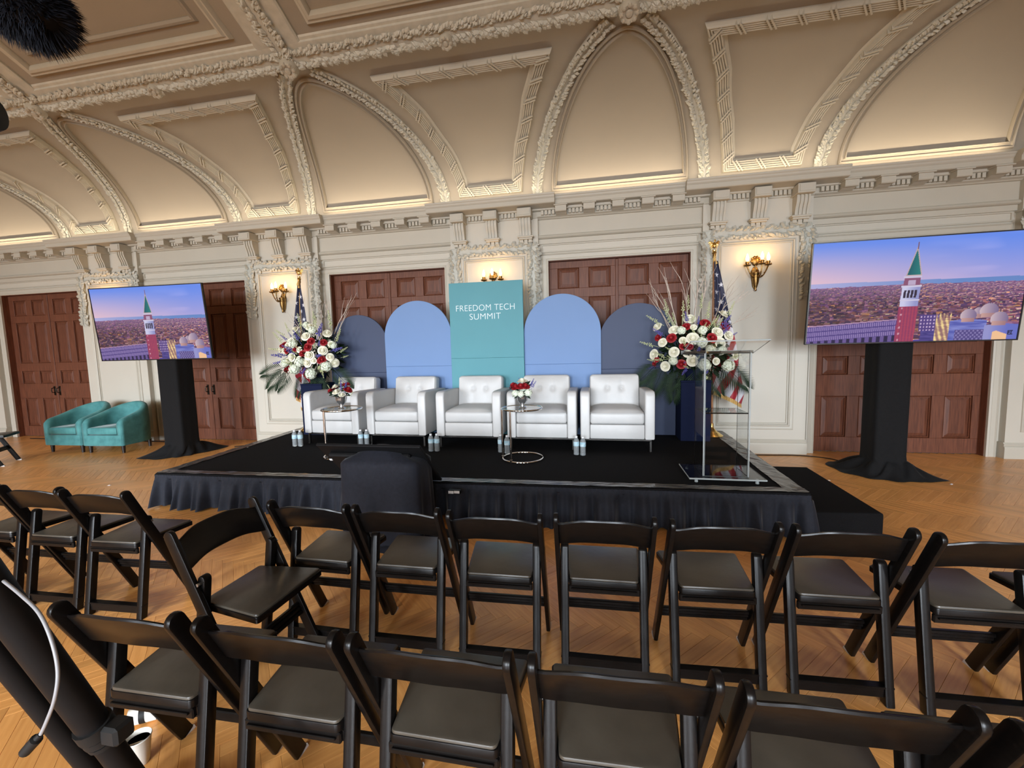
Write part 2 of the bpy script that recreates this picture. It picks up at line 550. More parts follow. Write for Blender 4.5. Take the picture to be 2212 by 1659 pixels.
# --- leaves carved in plaster, laid along a path
def leafstrip(mb, path, normals, width, step, size, seed=1, lift=0.03, rows=2):
    r = random.Random(seed)
    path = [Vector(q) for q in path]
    normals = [Vector(q).normalized() for q in normals]
    acc, nxt = 0.0, step * .5
    for i in range(len(path) - 1):
        seg = path[i + 1] - path[i]
        L = seg.length
        t = seg.normalized()
        while nxt <= acc + L:
            k = (nxt - acc) / L
            p = path[i].lerp(path[i + 1], k)
            n = normals[i].lerp(normals[i + 1], k).normalized()
            s = t.cross(n).normalized()
            for q in range(rows):
                side = -1 if q % 2 == 0 else 1
                off = side * width * (0.10 + 0.32 * r.random())
                a = side * (0.35 + 0.9 * r.random())
                d = (t * math.cos(a) + s * math.sin(a)).normalized()
                e = d.cross(n).normalized()
                b = p + s * off + t * (r.random() - .5) * step + n * 0.010
                sz = size * (0.75 + 0.5 * r.random())
                h = lift * (0.6 + 0.7 * r.random())
                m0 = b + d * sz * .45
                v = [b - d * sz * .1, m0 + e * sz * .34, b + d * sz + n * h * .25, m0 - e * sz * .34, m0 + n * h,
                     m0 + e * sz * .30 + d * sz * .22 + n * h * .3, m0 - e * sz * .30 + d * sz * .22 + n * h * .3]
                mb.add(v, [(0, 1, 4), (1, 5, 4), (5, 2, 4), (2, 6, 4), (6, 3, 4), (3, 0, 4)])
            nxt += step
        acc += L

def rectpath(x0, x1, z0, z1, y):
    return [(x0, y, z0), (x1, y, z0), (x1, y, z1), (x0, y, z1)]
OGEE = [(-.035, 0), (-.035, .016), (-.022, .022), (-.012, .010), (.010, .010), (.020, .016), (.030, .012), (.035, 0)]
NY = (0, -1, 0)

PY = 6.17                 # pier face
cm = MB()                 # console corbel, local: x centre 0, wall at y=0 (towards -y), z absolute
cm.rbox(-.10, .10, -.21, 0, 3.345, 3.462, .006)
cm.box(-.082, .082, -.218, -.20, 3.365, 3.445)
prof = []
for i in range(13):
    q = i / 12
    z = 3.345 - 0.235 * q
    yy = -0.120 + 0.055 * (0.5 - 0.5 * math.cos(PI * min(1, q * 1.15))) - 0.012 * math.sin(PI * q)
    prof.append((yy, z))
poly = prof + [(0, 3.11), (0, 3.345)]
cm.prism(poly, 'x', -.076, .076)
for i in range(4):
    xx = -.066 + .044 * i
    cm.prism([(a - .016, b) for a, b in prof] + [(a + .004, b) for a, b in prof[::-1]], 'x', xx - .012, xx + .012)
cm.rbox(-.115, .115, -.105, 0, 3.085, 3.11, .005)
cm.rbox(-.098, .098, -.085, 0, 3.062, 3.088, .005)
for i in (-1, 0, 1):
    zz = 3.005 if i == 0 else 3.03
    cm.rbox(i * .062 - .026, i * .062 + .026, -.055, 0, zz, 3.064, .004)
    cm.box(i * .062 - .030, i * .062 + .030, -.060, 0, zz - .007, zz + .004)
console_me = cm.mesh('console', M_TRIM, smooth=0.5)

garl_me = None
for k in PIERS:
    x = k * P
    pm_ = MB()
    pm_.box(-.66, .66, PY, WY + .01, 0, 3.40)
    pm_.box(-.675, .675, PY - .012, WY, 2.985, 3.00)
    pier = pm_.build('pier', M_WALL, wall)
    pier.location = (x, 0, 0)
    if garl_me is None:
        b = MB()
        b.sweep([(-.70, 0, 0), (.70, 0, 0)], [(0, -1, 0)] * 2, [(0, 0)] * 2)
        b = MB()
        b.prism([(WY, 0), (PY - .028, 0), (PY - .028, .13), (PY - .022, .15), (PY - .012, .155), (PY - .018, .175), (PY, .20), (WY, .20)], 'x', -.675, .675)
        base_me = b.mesh('baseboard', M_TRIM)
        g = MB()
        g.sweep(rectpath(-.475, .475, .365, 2.855, PY), [NY] * 4, OGEE, closed=True)
        g.sweep(rectpath(-.425, .425, .415, 2.805, PY), [NY] * 4, [(-.012, 0), (-.008, .010), (.006, .010), (.012, 0)], closed=True)
        pmo_me = g.mesh('panel_moulding', M_TRIM, smooth=0.6)
        g = MB()
        gp = [(-.595, PY, 2.10), (-.595, PY, 2.955), (.595, PY, 2.955), (.595, PY, 2.10)]
        g.sweep(gp, [NY] * 4, [(-.058, 0), (-.058, .018), (-.046, .022), (.046, .022), (.058, .018), (.058, 0)])
        gpp = [(-.595, PY, 2.10)] + [(-.595, PY, 2.10 + .855 * i / 12) for i in range(1, 13)] + [(-.595 + 1.19 * i / 16, PY, 2.955) for i in range(1, 17)] + [(.595, PY, 2.955 - .855 * i / 12) for i in range(1, 13)]
        leafstrip(g, [(a, b_ - .018, c) for a, b_, c in gpp], [NY] * len(gpp), .11, .030, .075, 5, .03)
        garl_me = g.mesh('garland_frame', M_LEAF)
        d = MB()
        for sx in (-.245, .245):
            for i in range(5):
                d.box(sx - .112 + i * .052, sx - .078 + i * .052, PY - .055, PY, 3.385, 3.445)
        d.box(-.66, .66, PY - .035, PY, 3.445, 3.47)
        d.box(-.66, .66, PY - .02, PY, 3.362, 3.378)
        dent_p = d.mesh('dentil_row', M_TRIM)
    link('panel_moulding', pmo_me, pier)
    o = link('garland_frame', garl_me, pier); o['kind'] = 'stuff'
    link('baseboard', base_me, pier)
    o = link('dentil_row', dent_p, pier); o['kind'] = 'stuff'
    for sx in (-.49, 0, .49):
        o = link('console', console_me, pier)
        o.location = (sx, PY, 0)

# door casings, lintel panels
for n, b in enumerate(BAYS):
    c = (b + .5) * P
    g = MB()
    path = [(c - HD - .05, WY, 0), (c - HD - .05, WY, ZD + .05), (c + HD + .05, WY, ZD + .05), (c + HD + .05, WY, 0)]
    g.sweep(path, [NY] * 4, [(-.05, 0), (-.05, .022), (-.035, .028), (-.025, .018), (.02, .014), (.03, .020), (.05, .014), (.05, 0)])
    g.build('door_casing', M_TRIM, wall)
    g = MB()
    g.sweep(rectpath(c - 1.07, c + 1.07, 2.895, 2.998, WY), [NY] * 4, [(-.014, 0), (-.010, .012), (.004, .012), (.012, 0)], closed=True)
    g.build('lintel_panel', M_TRIM, wall)

# ================================================================== DOORS
LW = HD - 0.004
rows = [(2.375, 2.669), (1.455, 2.242), (1.052, 1.30), (.205, .763)]
colsx = [(.125, .435), (.575, .885)]
DY0, DY1 = 0.0, 0.045
lm_ = MB()
lm_.box(0, LW, .020, DY1, .008, ZD - .004)
def stick(x0, x1, z0, z1):
    lm_.rbox(x0, x1, DY0, .024, z0, z1, .003)
zs = [.008] + [q for r_ in rows[::-1] for q in r_] + [ZD - .004]
for i in range(0, len(zs), 2):
    stick(0, LW, zs[i], zs[i + 1])
for (a, b_) in [(0, colsx[0][0]), (colsx[0][1], colsx[1][0]), (colsx[1][1], LW)]:
    for r_ in rows:
        stick(a, b_, r_[0] - .001, r_[1] + .001)
for r_ in rows:
    for q in colsx:
        lm_.sweep([(q[0] + .012, .020, r_[0] + .012), (q[1] - .012, .020, r_[0] + .012), (q[1] - .012, .020, r_[1] - .012), (q[0] + .012, .020, r_[1] - .012)],
                  [NY] * 4, [(-.012, .0), (-.012, .018), (0, .014), (.008, .004), (.012, 0)], closed=True)
leaf_me = lm_.mesh('door_leaf', M_DOOR)
pan_me = {}
for r_ in rows:
    h = r_[1] - r_[0] - .052
    wd = .31 - .052
    v = []
    for ins, y in ((0, .019), (.0, .012), (.038, .003)):
        v += [(ins, y, ins), (wd - ins, y, ins), (wd - ins, y, h - ins), (ins, y, h - ins)]
    f = [(l + i, l + (i + 1) % 4, l + 4 + (i + 1) % 4, l + 4 + i) for l in (0, 4) for i in range(4)] + [(8, 9, 10, 11)]
    pan_me[r_] = MB().add(v, f).mesh('door_panel', M_DOORP)
hm = MB()
hm.rbox(-.022, .022, -.006, 0, .82, 1.0, .003)
hm.tube([(0, -.004, .87), (0, -.05, .88), (0, -.055, .92), (0, -.05, .96), (0, -.004, .97)], .008, 8)
hm.ball((0, -.012, .845), .010, 8, 5)
handle_me = hm.mesh('door_handle', M_BRONZE, smooth=True)
dn = 0
for b in BAYS[1:]:
    dn += 1
    c = (b + .5) * P
    d = bpy.data.objects.new('door_%d' % dn, None)
    COL.objects.link(d)
    d.location = (c, WY + .105, 0)
    struct(d)
    fr = MB()
    fr.box(-HD, -HD + .006, -.09, .05, 0, ZD)
    fr.box(HD - .006, HD, -.09, .05, 0, ZD)
    fr.box(-HD, HD, -.09, .05, ZD - .006, ZD)
    fr.build('door_jamb', M_DOOR, d)
    for s in (0, 1):
        lf = link('door_leaf', leaf_me, d)
        lf.location = (-HD + .001 if s == 0 else .003, 0, 0)
        for r_ in rows:
            for q in colsx:
                o = link('door_panel', pan_me[r_], lf)
                o.location = (q[0] + .026, 0, r_[0] + .026)
        o = link('door_handle', handle_me, lf)
        o.location = (LW - .06 if s == 0 else .06, 0, 0)
    MB().rbox(-.022, .022, -.012, .004, .01, ZD - .01, .006).build('astragal', M_DOOR, d)

# ================================================================== CORNICE
CR = [(6.16, 3.600), (5.965, 3.606), (5.955, 3.600), (5.957, 3.585), (5.968, 3.572), (5.974, 3.555), (5.984, 3.542), (5.990, 3.536), (5.990, 3.486), (6.0, 3.478), (6.09, 3.478), (6.10, 3.452), (6.12, 3.444)]
BAYP = CR + [(6.155, 3.444), (6.155, 3.378), (6.165, 3.372), (6.19, 3.362), (6.20, 3.350), (6.225, 3.345), (6.225, 3.135), (6.205, 3.128), (6.195, 3.112), (6.190, 3.095), (6.205, 3.083), (6.232, 3.075), (6.232, 3.01), (6.255, 3.0), (6.255, 3.60)]
PIEP = [(y - .088, z) for y, z in CR[1:10]] + [(6.06, 3.470), (6.10, 3.466), (6.18, 3.462), (6.18, 3.60)]
cornice = struct(MB().prism(BAYP, 'x', XL, XR).build('trim_1', M_TRIM))
pc = MB().prism(PIEP, 'x', -.925, .925).mesh('pier_cornice', M_TRIM)
mo = MB()
mo.rbox(-.095, .095, -.175, 0, 3.462, 3.480, .004)
mo.prism([(-.155, 3.465), (-.155, 3.395), (-.145, 3.385), (-.10, 3.392), (-.05, 3.380), (0, 3.372), (0, 3.465)], 'x', -.076, .076)
mod_me = mo.mesh('modillion', M_TRIM)
dm = MB()
for i in range(4):
    dm.box(-.0925 + i * .052, -.0575 + i * .052, -.045, 0, 3.388, 3.444)
dent_me = dm.mesh('dentil_group', M_TRIM)
for k in PIERS:
    o = link('pier_cornice', pc, cornice)
    o.location = (k * P, 0, 0)
for b in BAYS[1:]:
    c = (b + .5) * P
    for i in range(-2, 3):
        o = link('modillion', mod_me, cornice)
        o.location = (c + i * .385, 6.155, 0)
    for i in range(-3, 3):
        o = link('dentil_group', dent_me, cornice)
        o.location = (c + i * .385 + .1925, 6.155, 0)
        o['kind'] = 'stuff'

# ================================================================== CEILING: cove, sloped tier, flat
YC, ZC, YB, ZB = 4.33, 4.643, 6.10, 3.62
CA, CB = YB - YC, ZC - ZB
def cv(x, t, h=0.0):
    n = Vector((0, -CB * math.cos(t), -CA * math.sin(t))).normalized()
    return Vector((x, YC + CA * math.cos(t), ZB + CB * math.sin(t))) + n * h
def cn(t):
    return Vector((0, -CB * math.cos(t), -CA * math.sin(t))).normalized()
SL = 0.465
SN = Vector((0, -SL, -1)).normalized()
def sp(x, y, h=0.0):
    return Vector((x, y, ZC + SL * (YC - y))) + SN * h
YTOP = 2.2
ZTOP = ZC + SL * (YC - YTOP)
ymid = (WY + REAR) / 2
prof = [(YB + .06, 3.598), (YB, 3.60)] + [(cv(0, PI / 2 * i / 24).y, cv(0, PI / 2 * i / 24).z) for i in range(25)] + [(YTOP, ZTOP)]
prof = prof + [(2 * ymid - y, z) for y, z in prof[::-1]]
cl = MB()
nx = 24
cl.grid(lambda u, v_: (XL + (XR - XL) * u, prof[round(v_ * (len(prof) - 1))][0], prof[round(v_ * (len(prof) - 1))][1]), nx, len(prof) - 1)
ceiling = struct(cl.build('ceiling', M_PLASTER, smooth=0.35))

wf = lambda t: 1.10 * max(0, math.cos(t)) ** 0.7
D = math.radians
RIBP = [(-.066, 0), (-.066, .014), (-.058, .024), (-.050, .014), (.050, .014), (.058, .024), (.066, .014), (.066, 0)]
def rib_path(s, t0=1.5, t1=86.0, n=40):
    ts = [D(t0 + (t1 - t0) * (1 - (1 - i / n) ** 1.6)) for i in range(n + 1)]
    return [cv(s * wf(t), t) for t in ts], [cn(t) for t in ts]
win = lambda t: 0.86 * max(0.0, math.cos((t - D(5.5)) / D(77) * PI / 2)) ** 0.60
ARCHP = [(-.045, 0), (-.045, .012), (-.030, .022), (-.016, .020), (-.006, .010), (.016, .010), (.026, .024), (.036, .026), (.045, .012), (.045, 0)]
rib_me = {}
for s in (-1, 1):
    p_, n_ = rib_path(s)
    g = MB(); g.sweep(p_, n_, RIBP)
    leafstrip(g, [a + b_ * .016 for a, b_ in zip(p_, n_)], n_, .082, .022, .055, 11 + s, .024, rows=3)
    rib_me[s] = g.mesh('arch_rib', M_LEAF)
pa, na = [], []
NT = 30
ts = [5.5 + 77 * (1 - (1 - i / NT) ** 2.0) for i in range(NT + 1)]
for t in ts[:-1]:
    pa.append(cv(-win(D(t)), D(t))); na.append(cn(D(t)))
pa.append(cv(0, D(82.5))); na.append(cn(D(82.5)))
for t in ts[:-1][::-1]:
    pa.append(cv(win(D(t)), D(t))); na.append(cn(D(t)))
g = MB(); g.sweep(pa, na, [(a * .85, b_ * 1.8) for a, b_ in ARCHP], closed=True)
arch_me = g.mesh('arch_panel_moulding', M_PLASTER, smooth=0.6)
# pier panel frame: reeded bundle bound with ribbons
tv = [4, 17, 34, 48, 59, 67, 75, 81.5]
xv = [.45, .475, .555, .68, .76, .86, .95, 1.045]
fx = lambda t: float(np.interp(t, tv, xv)) - .062
sd = [9 + (77.0 - 9) * i / 18 for i in range(19)]
pp = [cv(-fx(t), D(t)) for t in sd] + [cv(fx(t), D(t)) for t in sd[::-1]]
pn = [cn(D(t)) for t in sd] + [cn(D(t)) for t in sd[::-1]]
reed = [(-.072, 0), (-.072, .012)]
for i in range(5):
    c0 = -.052 + i * .024
    reed += [(c0 - .011, .045), (c0 - .005, .060), (c0 + .005, .060), (c0 + .011, .045)]
reed += [(.062, .02), (.076, .016), (.090, .004), (.090, 0)]
g = MB(); g.sweep(pp, pn, reed, closed=True)
frame_me = g.mesh('pier_panel_frame', M_ORN)
g = MB()
closedp = pp + [pp[0]]
acc, nxt = 0.0, .10
for i in range(len(pp)):
    a, b_ = closedp[i], closedp[i + 1]
    n_ = pn[i]
    seg = b_ - a
    t_ = seg.normalized()
    s_ = t_.cross(n_).normalized()
    while nxt < acc + seg.length:
        q = a + t_ * (nxt - acc)
        for off in (-.020, .020):
            e0 = q - s_ * .066 - t_ * (.045 - off)
            e1 = q + s_ * .058 + t_ * (.045 + off)
            dd = (e1 - e0).normalized()
            pr = dd.cross(n_).normalized() * .008
            g.add([e0 + pr + n_ * .02, e0 - pr + n_ * .02, e1 - pr + n_ * .02, e1 + pr + n_ * .02, e0 + pr + n_ * .072, e0 - pr + n_ * .072, e1 - pr + n_ * .072, e1 + pr + n_ * .072],
                  [(0, 1, 5, 4), (1, 2, 6, 5), (2, 3, 7, 6), (3, 0, 4, 7), (4, 5, 6, 7)])
        nxt += .27
    acc += seg.length
ribbon_me = g.mesh('ribbon_wraps', M_ORN)
ro = MB()
ro.lathe([(0.0, .055), (.018, .052), (.024, .040), (.030, .046), (.050, .048), (.062, .030), (.066, 0)], 16)
for i in range(8):
    a = 2 * PI * i / 8
    ro.ball((math.cos(a) * .046, math.sin(a) * .046, .042), (.016, .016, .014), 6, 4)
ros_me = ro.mesh('rosette', M_ORN, smooth=True)
cross_me = ro.mesh('rosette', M_ORN, smooth=True)
rot_s = SN.to_track_quat('Z', 'Y').to_euler()
for b in BAYS[1:]:
    c = (b + .5) * P
    for s in (-1, 1):
        o = link('arch_rib', rib_me[s], ceiling); o.location = (c, 0, 0)
    o = link('arch_panel_moulding', arch_me, ceiling); o.location = (c, 0, 0)
    o = link('rosette', cross_me, ceiling); o.location = sp(c, 4.315, .055); o.rotation_euler = rot_s; o.scale = (1.5,) * 3
    # rib climbing the sloped tier
    g = MB()
    q = [sp(c, 4.30 - (4.30 - YTOP) * i / 20) for i in range(21)]
    g.sweep(q, [SN] * 21, [(-.26, 0), (-.26, .018), (-.24, .030), (-.095, .030), (-.085, .05), (.085, .05), (.095, .030), (.24, .030), (.26, .018), (.26, 0)])
    leafstrip(g, [a + SN * .045 for a in q], [SN] * 21, .14, .024, .070, 40 + b, .028, rows=4)
    g.build('ceiling_rib', M_LEAF, ceiling)
for k in PIERS:
    x = k * P
    o = link('pier_panel_frame', frame_me, ceiling); o.location = (x, 0, 0)
    o = link('ribbon_wraps', ribbon_me, ceiling); o.location = (x, 0, 0); o['kind'] = 'stuff'
    o = link('rosette', ros_me, ceiling); o.location = sp(x, 4.325, .04); o.rotation_euler = rot_s; o.scale = (1.15,) * 3
    # coffer mouldings on the sloped tier between two ribs
    def coffer(dx, y0, y1):
        return [sp(x - dx, y0), sp(x + dx, y0), sp(x + dx, y1), sp(x - dx, y1)]
    g = MB()
    g.sweep(coffer(1.29, 3.985, 2.45), [SN] * 4, [(-.055, 0), (-.055, .02), (-.035, .05), (-.01, .055), (.01, .035), (.03, .04), (.045, .02), (.055, 0)], closed=True)
    g.build('coffer_moulding', M_ORN, ceiling, smooth=0.6)
    g = MB()
    g.sweep(coffer(1.085, 3.83, 2.62), [SN] * 4, [(-.03, 0), (-.03, .012), (-.01, .03), (.012, .026), (.03, 0)], closed=True)
    g.build('coffer_moulding', M_PLASTER, ceiling, smooth=0.6)
g = MB()
N = 120
q = [sp(XL + (XR - XL) * i / N, 4.268) for i in range(N + 1)]
g.sweep(q, [SN] * (N + 1), [(-.085, -.01), (-.085, .030), (-.065, .040), (.065, .040), (.085, .034), (.14, .030), (.15, .014), (.175, .012), (.19, 0)] if False else
        [(-.19, 0), (-.175, .012), (-.15, .014), (-.14, .030), (-.085, .034), (-.065, .040), (.065, .040), (.085, .030), (.085, -.03)])
leafstrip(g, [a + SN * .035 for a in q], [SN] * (N + 1), .135, .022, .068, 77, .028, rows=4)
g.build('garland_beam', M_LEAF, ceiling)

# ================================================================== OTHER WALLS
def plain_wall(name, x0, y0, x1, y1, h):
    return struct(MB().add([(x0, y0, 0), (x1, y1, 0), (x1, y1, h), (x0, y0, h)], [(0, 1, 2, 3)]).build(name, M_WALL))
plain_wall('wall_right', XR, WY, XR, REAR, 5.8)
plain_wall('wall_left', XL, WY, XL, REAR, 5.8)
rw = MB()
xs = XL
for wx in WIN_X:
    rw.add([(xs, REAR, 0), (wx - .78, REAR, 0), (wx - .78, REAR, 3.7), (xs, REAR, 3.7)], [(0, 1, 2, 3)])
    rw.add([(wx - .78, REAR, 0), (wx + .78, REAR, 0), (wx + .78, REAR, .45), (wx - .78, REAR, .45)], [(0, 1, 2, 3)])
    rw.add([(wx - .78, REAR, 3.05), (wx + .78, REAR, 3.05), (wx + .78, REAR, 3.7), (wx - .78, REAR, 3.7)], [(0, 1, 2, 3)])
    xs = wx + .78
rw.add([(xs, REAR, 0), (XR, REAR, 0), (XR, REAR, 3.7), (xs, REAR, 3.7)], [(0, 1, 2, 3)])
struct(rw.build('wall_rear', M_WALL))
for i, wx in enumerate(WIN_X):
    g = MB()
    for a in (-.78, -.02, .74):
        g.box(wx + a, wx + a + .04, REAR - .04, REAR + .01, .45, 3.05)
    for z in (.45, 1.3, 2.15, 3.01):
        g.box(wx - .78, wx + .78, REAR - .04, REAR + .01, z, z + .04)
    struct(g.build('window_%d' % (i + 1), M_TRIM))
# ================================================================== STAGE
SH = 0.34
S4 = [(-2.99, 3.44), (3.07, 3.55), (3.12, 5.95), (-3.15, 5.90)]
stage = thing('stage_platform', 'low black carpeted stage with ruffled skirt under the white armchairs', 'stage', (0, 3.5, 0))
def st(x, y, z=0):
    return (x, y - 3.5, z)
g = MB()
g.add([st(*q, SH) for q in S4] + [st(*q, SH - .06) for q in S4], [(0, 1, 2, 3), (0, 4, 5, 1), (1, 5, 6, 2), (2, 6, 7, 3), (3, 7, 4, 0)])
g.build('carpet_deck', M_CARPET, stage)
def edge_tape(a, b, inset, width, zz, n, seed):
    r = random.Random(seed)
    a, b = Vector((*a, 0)), Vector((*b, 0))
    t = (b - a).normalized()
    s = Vector((-t.y, t.x, 0))
    g = MB()
    pts = []
    for i in range(n + 1):
        p = a.lerp(b, i / n)
        row = []
        for j in range(5):
            o = p + s * (inset + width * j / 4 + .004 * (r.random() - .5))
            row.append((o.x, o.y - 3.5, SH + .004 + zz * r.random()))
        pts += row
    f = [(i * 5 + j, (i + 1) * 5 + j, (i + 1) * 5 + j + 1, i * 5 + j + 1) for i in range(n) for j in range(4)]
    g.add(pts, f)
    return g.build('edge_tape', M_TAPE, stage)
edge_tape(S4[0], S4[1], .01, .10, .006, 90, 3)
edge_tape(S4[1], S4[2], .01, .15, .008, 40, 4)
edge_tape(S4[3], S4[0], .01, .12, .006, 40, 5)
# skirt: a gathered heading band and ruffles widening to the floor
def skirt(a, b, n, seed, flare, z1=SH - .012):
    r = random.Random(seed)
    a, b = Vector((*a, 0)), Vector((*b, 0))
    t = (b - a).normalized()
    s = Vector((t.y, -t.x, 0))
    L = (b - a).length
    ph = [r.random() * 6.28 for _ in range(6)]
    def fn(u, v):
        d = u * L
        w = v ** 0.8
        wave = 2.0 * (math.sin(d * 62 + ph[0] + 2.0 * math.sin(d * 5 + ph[1])) * .6 + math.sin(d * 27 + ph[2] + 1.6 * math.sin(d * 3.1 + ph[3])) * .9 + .7 * math.sin(d * 11 + ph[4]))
        amp = .003 + .027 * w
        off = .012 + flare * w + amp * wave
        if v < .16:
            off = .012 + .0035 * math.sin(d * 190)
        p = a + t * (d + .012 * w * math.sin(d * 40 + ph[5])) + s * off
        z = z1 * (1 - v) + .004 * v + (.006 * math.sin(d * 9) + .006 * math.sin(d * 23) + .008) * (v > .99)
        return (p.x, p.y - 3.5, z)
    g = MB()
    g.grid(fn, n, 12, flip=True)
    return g.build('skirt', M_SKIRT, stage, smooth='all')
skirt(S4[0], S4[1], 620, 1, .055)
skirt(S4[1], S4[2], 200, 2, .03)
skirt(S4[3], S4[0], 200, 3, .05)

step = thing('carpeted_step', 'low black carpeted step at the right end of the stage', 'step', (3.33, 4.25, 0))
q = [(3.135, 3.60), (3.625, 3.64), (3.665, 4.92), (3.17, 4.92)]
g = MB()
pts = []
for z, ins in ((0, 0), (.155, 0), (.168, .006), (.172, .02)):
    for i, (x, y) in enumerate(q):
        cx, cy = 3.4, 4.27
        pts.append((x + (cx - x) * ins * 2 - 3.33, y + (cy - y) * ins - 4.25, z))
g.add(pts, [(l + i, l + (i + 1) % 4, l + 4 + (i + 1) % 4, l + 4 + i) for l in (0, 4, 8) for i in range(4)] + [(12, 13, 14, 15)])
g.build('carpet_cover', M_CARPET, step)

# ================================================================== FOLDING CHAIRS
def bar2(g, p0, p1, w, d, mat=0, top_round=False, x=0.0, bevel=.004, ang=None):
    """rectangular bar in the side plane (y,z) from p0 to p1, thickness w across x, depth d"""
    y0, z0 = p0
    y1, z1 = p1
    t = Vector((0, y1 - y0, z1 - z0)).normalized()
    n = Vector((0, -t.z, t.y))
    L = math.hypot(y1 - y0, z1 - z0)
    prof = []
    if top_round:
        k = 7
        for i in range(k + 1):
            a = PI * i / k
            prof.append((d / 2 * math.cos(a), L - d / 2 + d / 2 * math.sin(a)))
    else:
        prof = [(d / 2, L), (-d / 2, L)]
    low = [(-d / 2, 0), (d / 2, 0)]
    if z0 < .001:      # foot cut level with the floor
        sl = t.y / t.z
        low = [(-d / 2, d / 2 * n.z / t.z), (d / 2, -d / 2 * n.z / t.z)]
    poly = prof + low
    bm = bmesh.new()
    vs = [[], []]
    for k_, xx in enumerate((x - w / 2, x + w / 2)):
        for (a, l) in poly:
            vs[k_].append(bm.verts.new(Vector((xx, y0, z0)) + n * a + t * l))
    m = len(poly)
    bm.faces.new(vs[0][::-1]); bm.faces.new(vs[1])
    for i in range(m):
        bm.faces.new((vs[0][i], vs[0][(i + 1) % m], vs[1][(i + 1) % m], vs[1][i]))
    bmesh.ops.recalc_face_normals(bm, faces=bm.faces[:])
    ed = [e for e in bm.edges if abs(e.verts[0].co.x - e.verts[1].co.x) < 1e-6]
    bmesh.ops.bevel(bm, geom=ed, offset=bevel, segments=2, profile=.5, affect='EDGES')
    bm.verts.index_update()
    g.add([v.co.copy() for v in bm.verts], [tuple(v.index for v in f.verts) for f in bm.faces], mat)
    bm.free()

def make_folding_chair(label, group):
    t = thing('folding_chair', label, 'chair', group=group)
    for s in (-1, 1):
        g = MB()
        bar2(g, (.310, 0), (-.052, .785), .021, .054, top_round=True, x=s * .212, bevel=.005)
        post = g.build('long_post', M_CHAIRW, t, smooth=0.6)
        g = MB()
        bar2(g, (.312, -.001), (.309, .006), .022, .057, x=s * .212, bevel=.001)
        g.build('foot_pad', M_PADW, post, label='white felt pad')
    for s in (-1, 1):
        g = MB()
        bar2(g, (0, 0), (.090, .590), .037, .040, top_round=True, x=s * .181, bevel=.006)
        leg = g.build('rear_leg', M_CHAIRW, t, smooth=0.6)
        g = MB()
        M = T(s * .205, .086, .560) @ Matrix.Rotation(PI / 2, 4, 'Y')
        g.lathe([(0, -.012), (.007, -.012), (.007, .012), (0, .012)], 10, M=M)
        g.build('pivot_bolt', M_STEEL, leg, label='steel bolt')
    # back rail: arched board bowed between the posts
    def rail(u, v):
        x = -.203 + .406 * u
        c = 1 - (2 * u - 1) ** 2
        pz = [(-.5, 0), (-.5, 1), (.5, 1), (.5, 0), (-.5, 0)]
        return x, c
    g = MB()
    n = 20
    ring = []
    for i in range(n + 1):
        x, c = rail(i / n, 0)
        sm = c * c * (3 - 2 * c)
        zt = .735 + .031 * sm
        zb = .614 + .024 * sm
        dy = -.020 * c
        for (yy, z) in ((-.0075, zb + .004), (-.0075, zt - .006), (-.003, zt), (.003, zt), (.0075, zt - .006), (.0075, zb + .004), (.003, zb), (-.003, zb)):
            yl = .310 - .362 * (z / .785)
            ring.append((x, yl + dy + yy + .004, z))
    f = [(i * 8 + k, (i + 1) * 8 + k, (i + 1) * 8 + (k + 1) % 8, i * 8 + (k + 1) % 8) for i in range(n) for k in range(8)]
    f += [tuple(range(7, -1, -1)), tuple(range(n * 8, n * 8 + 8))]
    g.add(ring, f)
    g.build('back_rail', M_CHAIRW, t, smooth=0.7)
    # seat frame and padded top (trapezoid, wider at the front)
    def trap(z0, z1, wr, wf_, y0, y1, r):
        bm = bmesh.new()
        v = [bm.verts.new(q_) for q_ in [(-wr, y0, z0), (wr, y0, z0), (wf_, y1, z0), (-wf_, y1, z0), (-wr, y0, z1), (wr, y0, z1), (wf_, y1, z1), (-wf_, y1, z1)]]
        for q_ in [(3, 2, 1, 0), (4, 5, 6, 7), (0, 1, 5, 4), (1, 2, 6, 5), (2, 3, 7, 6), (3, 0, 4, 7)]:
            bm.faces.new([v[i] for i in q_])
        bmesh.ops.bevel(bm, geom=[e for e in bm.edges if abs(e.verts[0].co.z - e.verts[1].co.z) > 1e-6], offset=.014, segments=3, profile=.5, affect='EDGES')
        bmesh.ops.bevel(bm, geom=[e for e in bm.edges if min(q_.co.z for q_ in e.verts) > z1 - 1e-5], offset=r, segments=2, profile=.5, affect='EDGES')
        bm.verts.index_update()
        out = ([q_.co.copy() for q_ in bm.verts], [tuple(q_.index for q_ in fc.verts) for fc in bm.faces])
        bm.free()
        return out
    g = MB(); g.add(*trap(.414, .440, .159, .199, .026, .368, .004))
    g.build('seat_frame', M_CHAIRW, t, smooth=0.6)
    g = MB(); g.add(*trap(.440, .450, .155, .194, .029, .362, .005))
    # low crown in the vinyl
    pad = g.build('seat_pad', M_VINYL, t, smooth=0.7)
    g = MB()
    g.rbox(-.163, .163, .026, .044, .378, .413, .004)
    g.rbox(-.150, .150, .018, .028, .396, .404, .002)
    g.build('rear_apron', M_CHAIRW, t)
    g = MB()
    yl = .310 - .362 * (.213 / .785)
    for dz in (-.020, 0, .020):
        g.rbox(-.203, .203, yl - .010 - dz * .46, yl + .010 - dz * .46, .213 + dz - .0095, .213 + dz + .0095, .004)
    g.build('front_stretcher', M_CHAIRW, t)
    g = MB()
    g.rbox(-.168, .168, -.004, .024, .030, .074, .004)
    g.rbox(-.201, .201, -.008, .028, .072, .081, .002)
    g.build('rear_stretcher', M_CHAIRW, t)
    return t

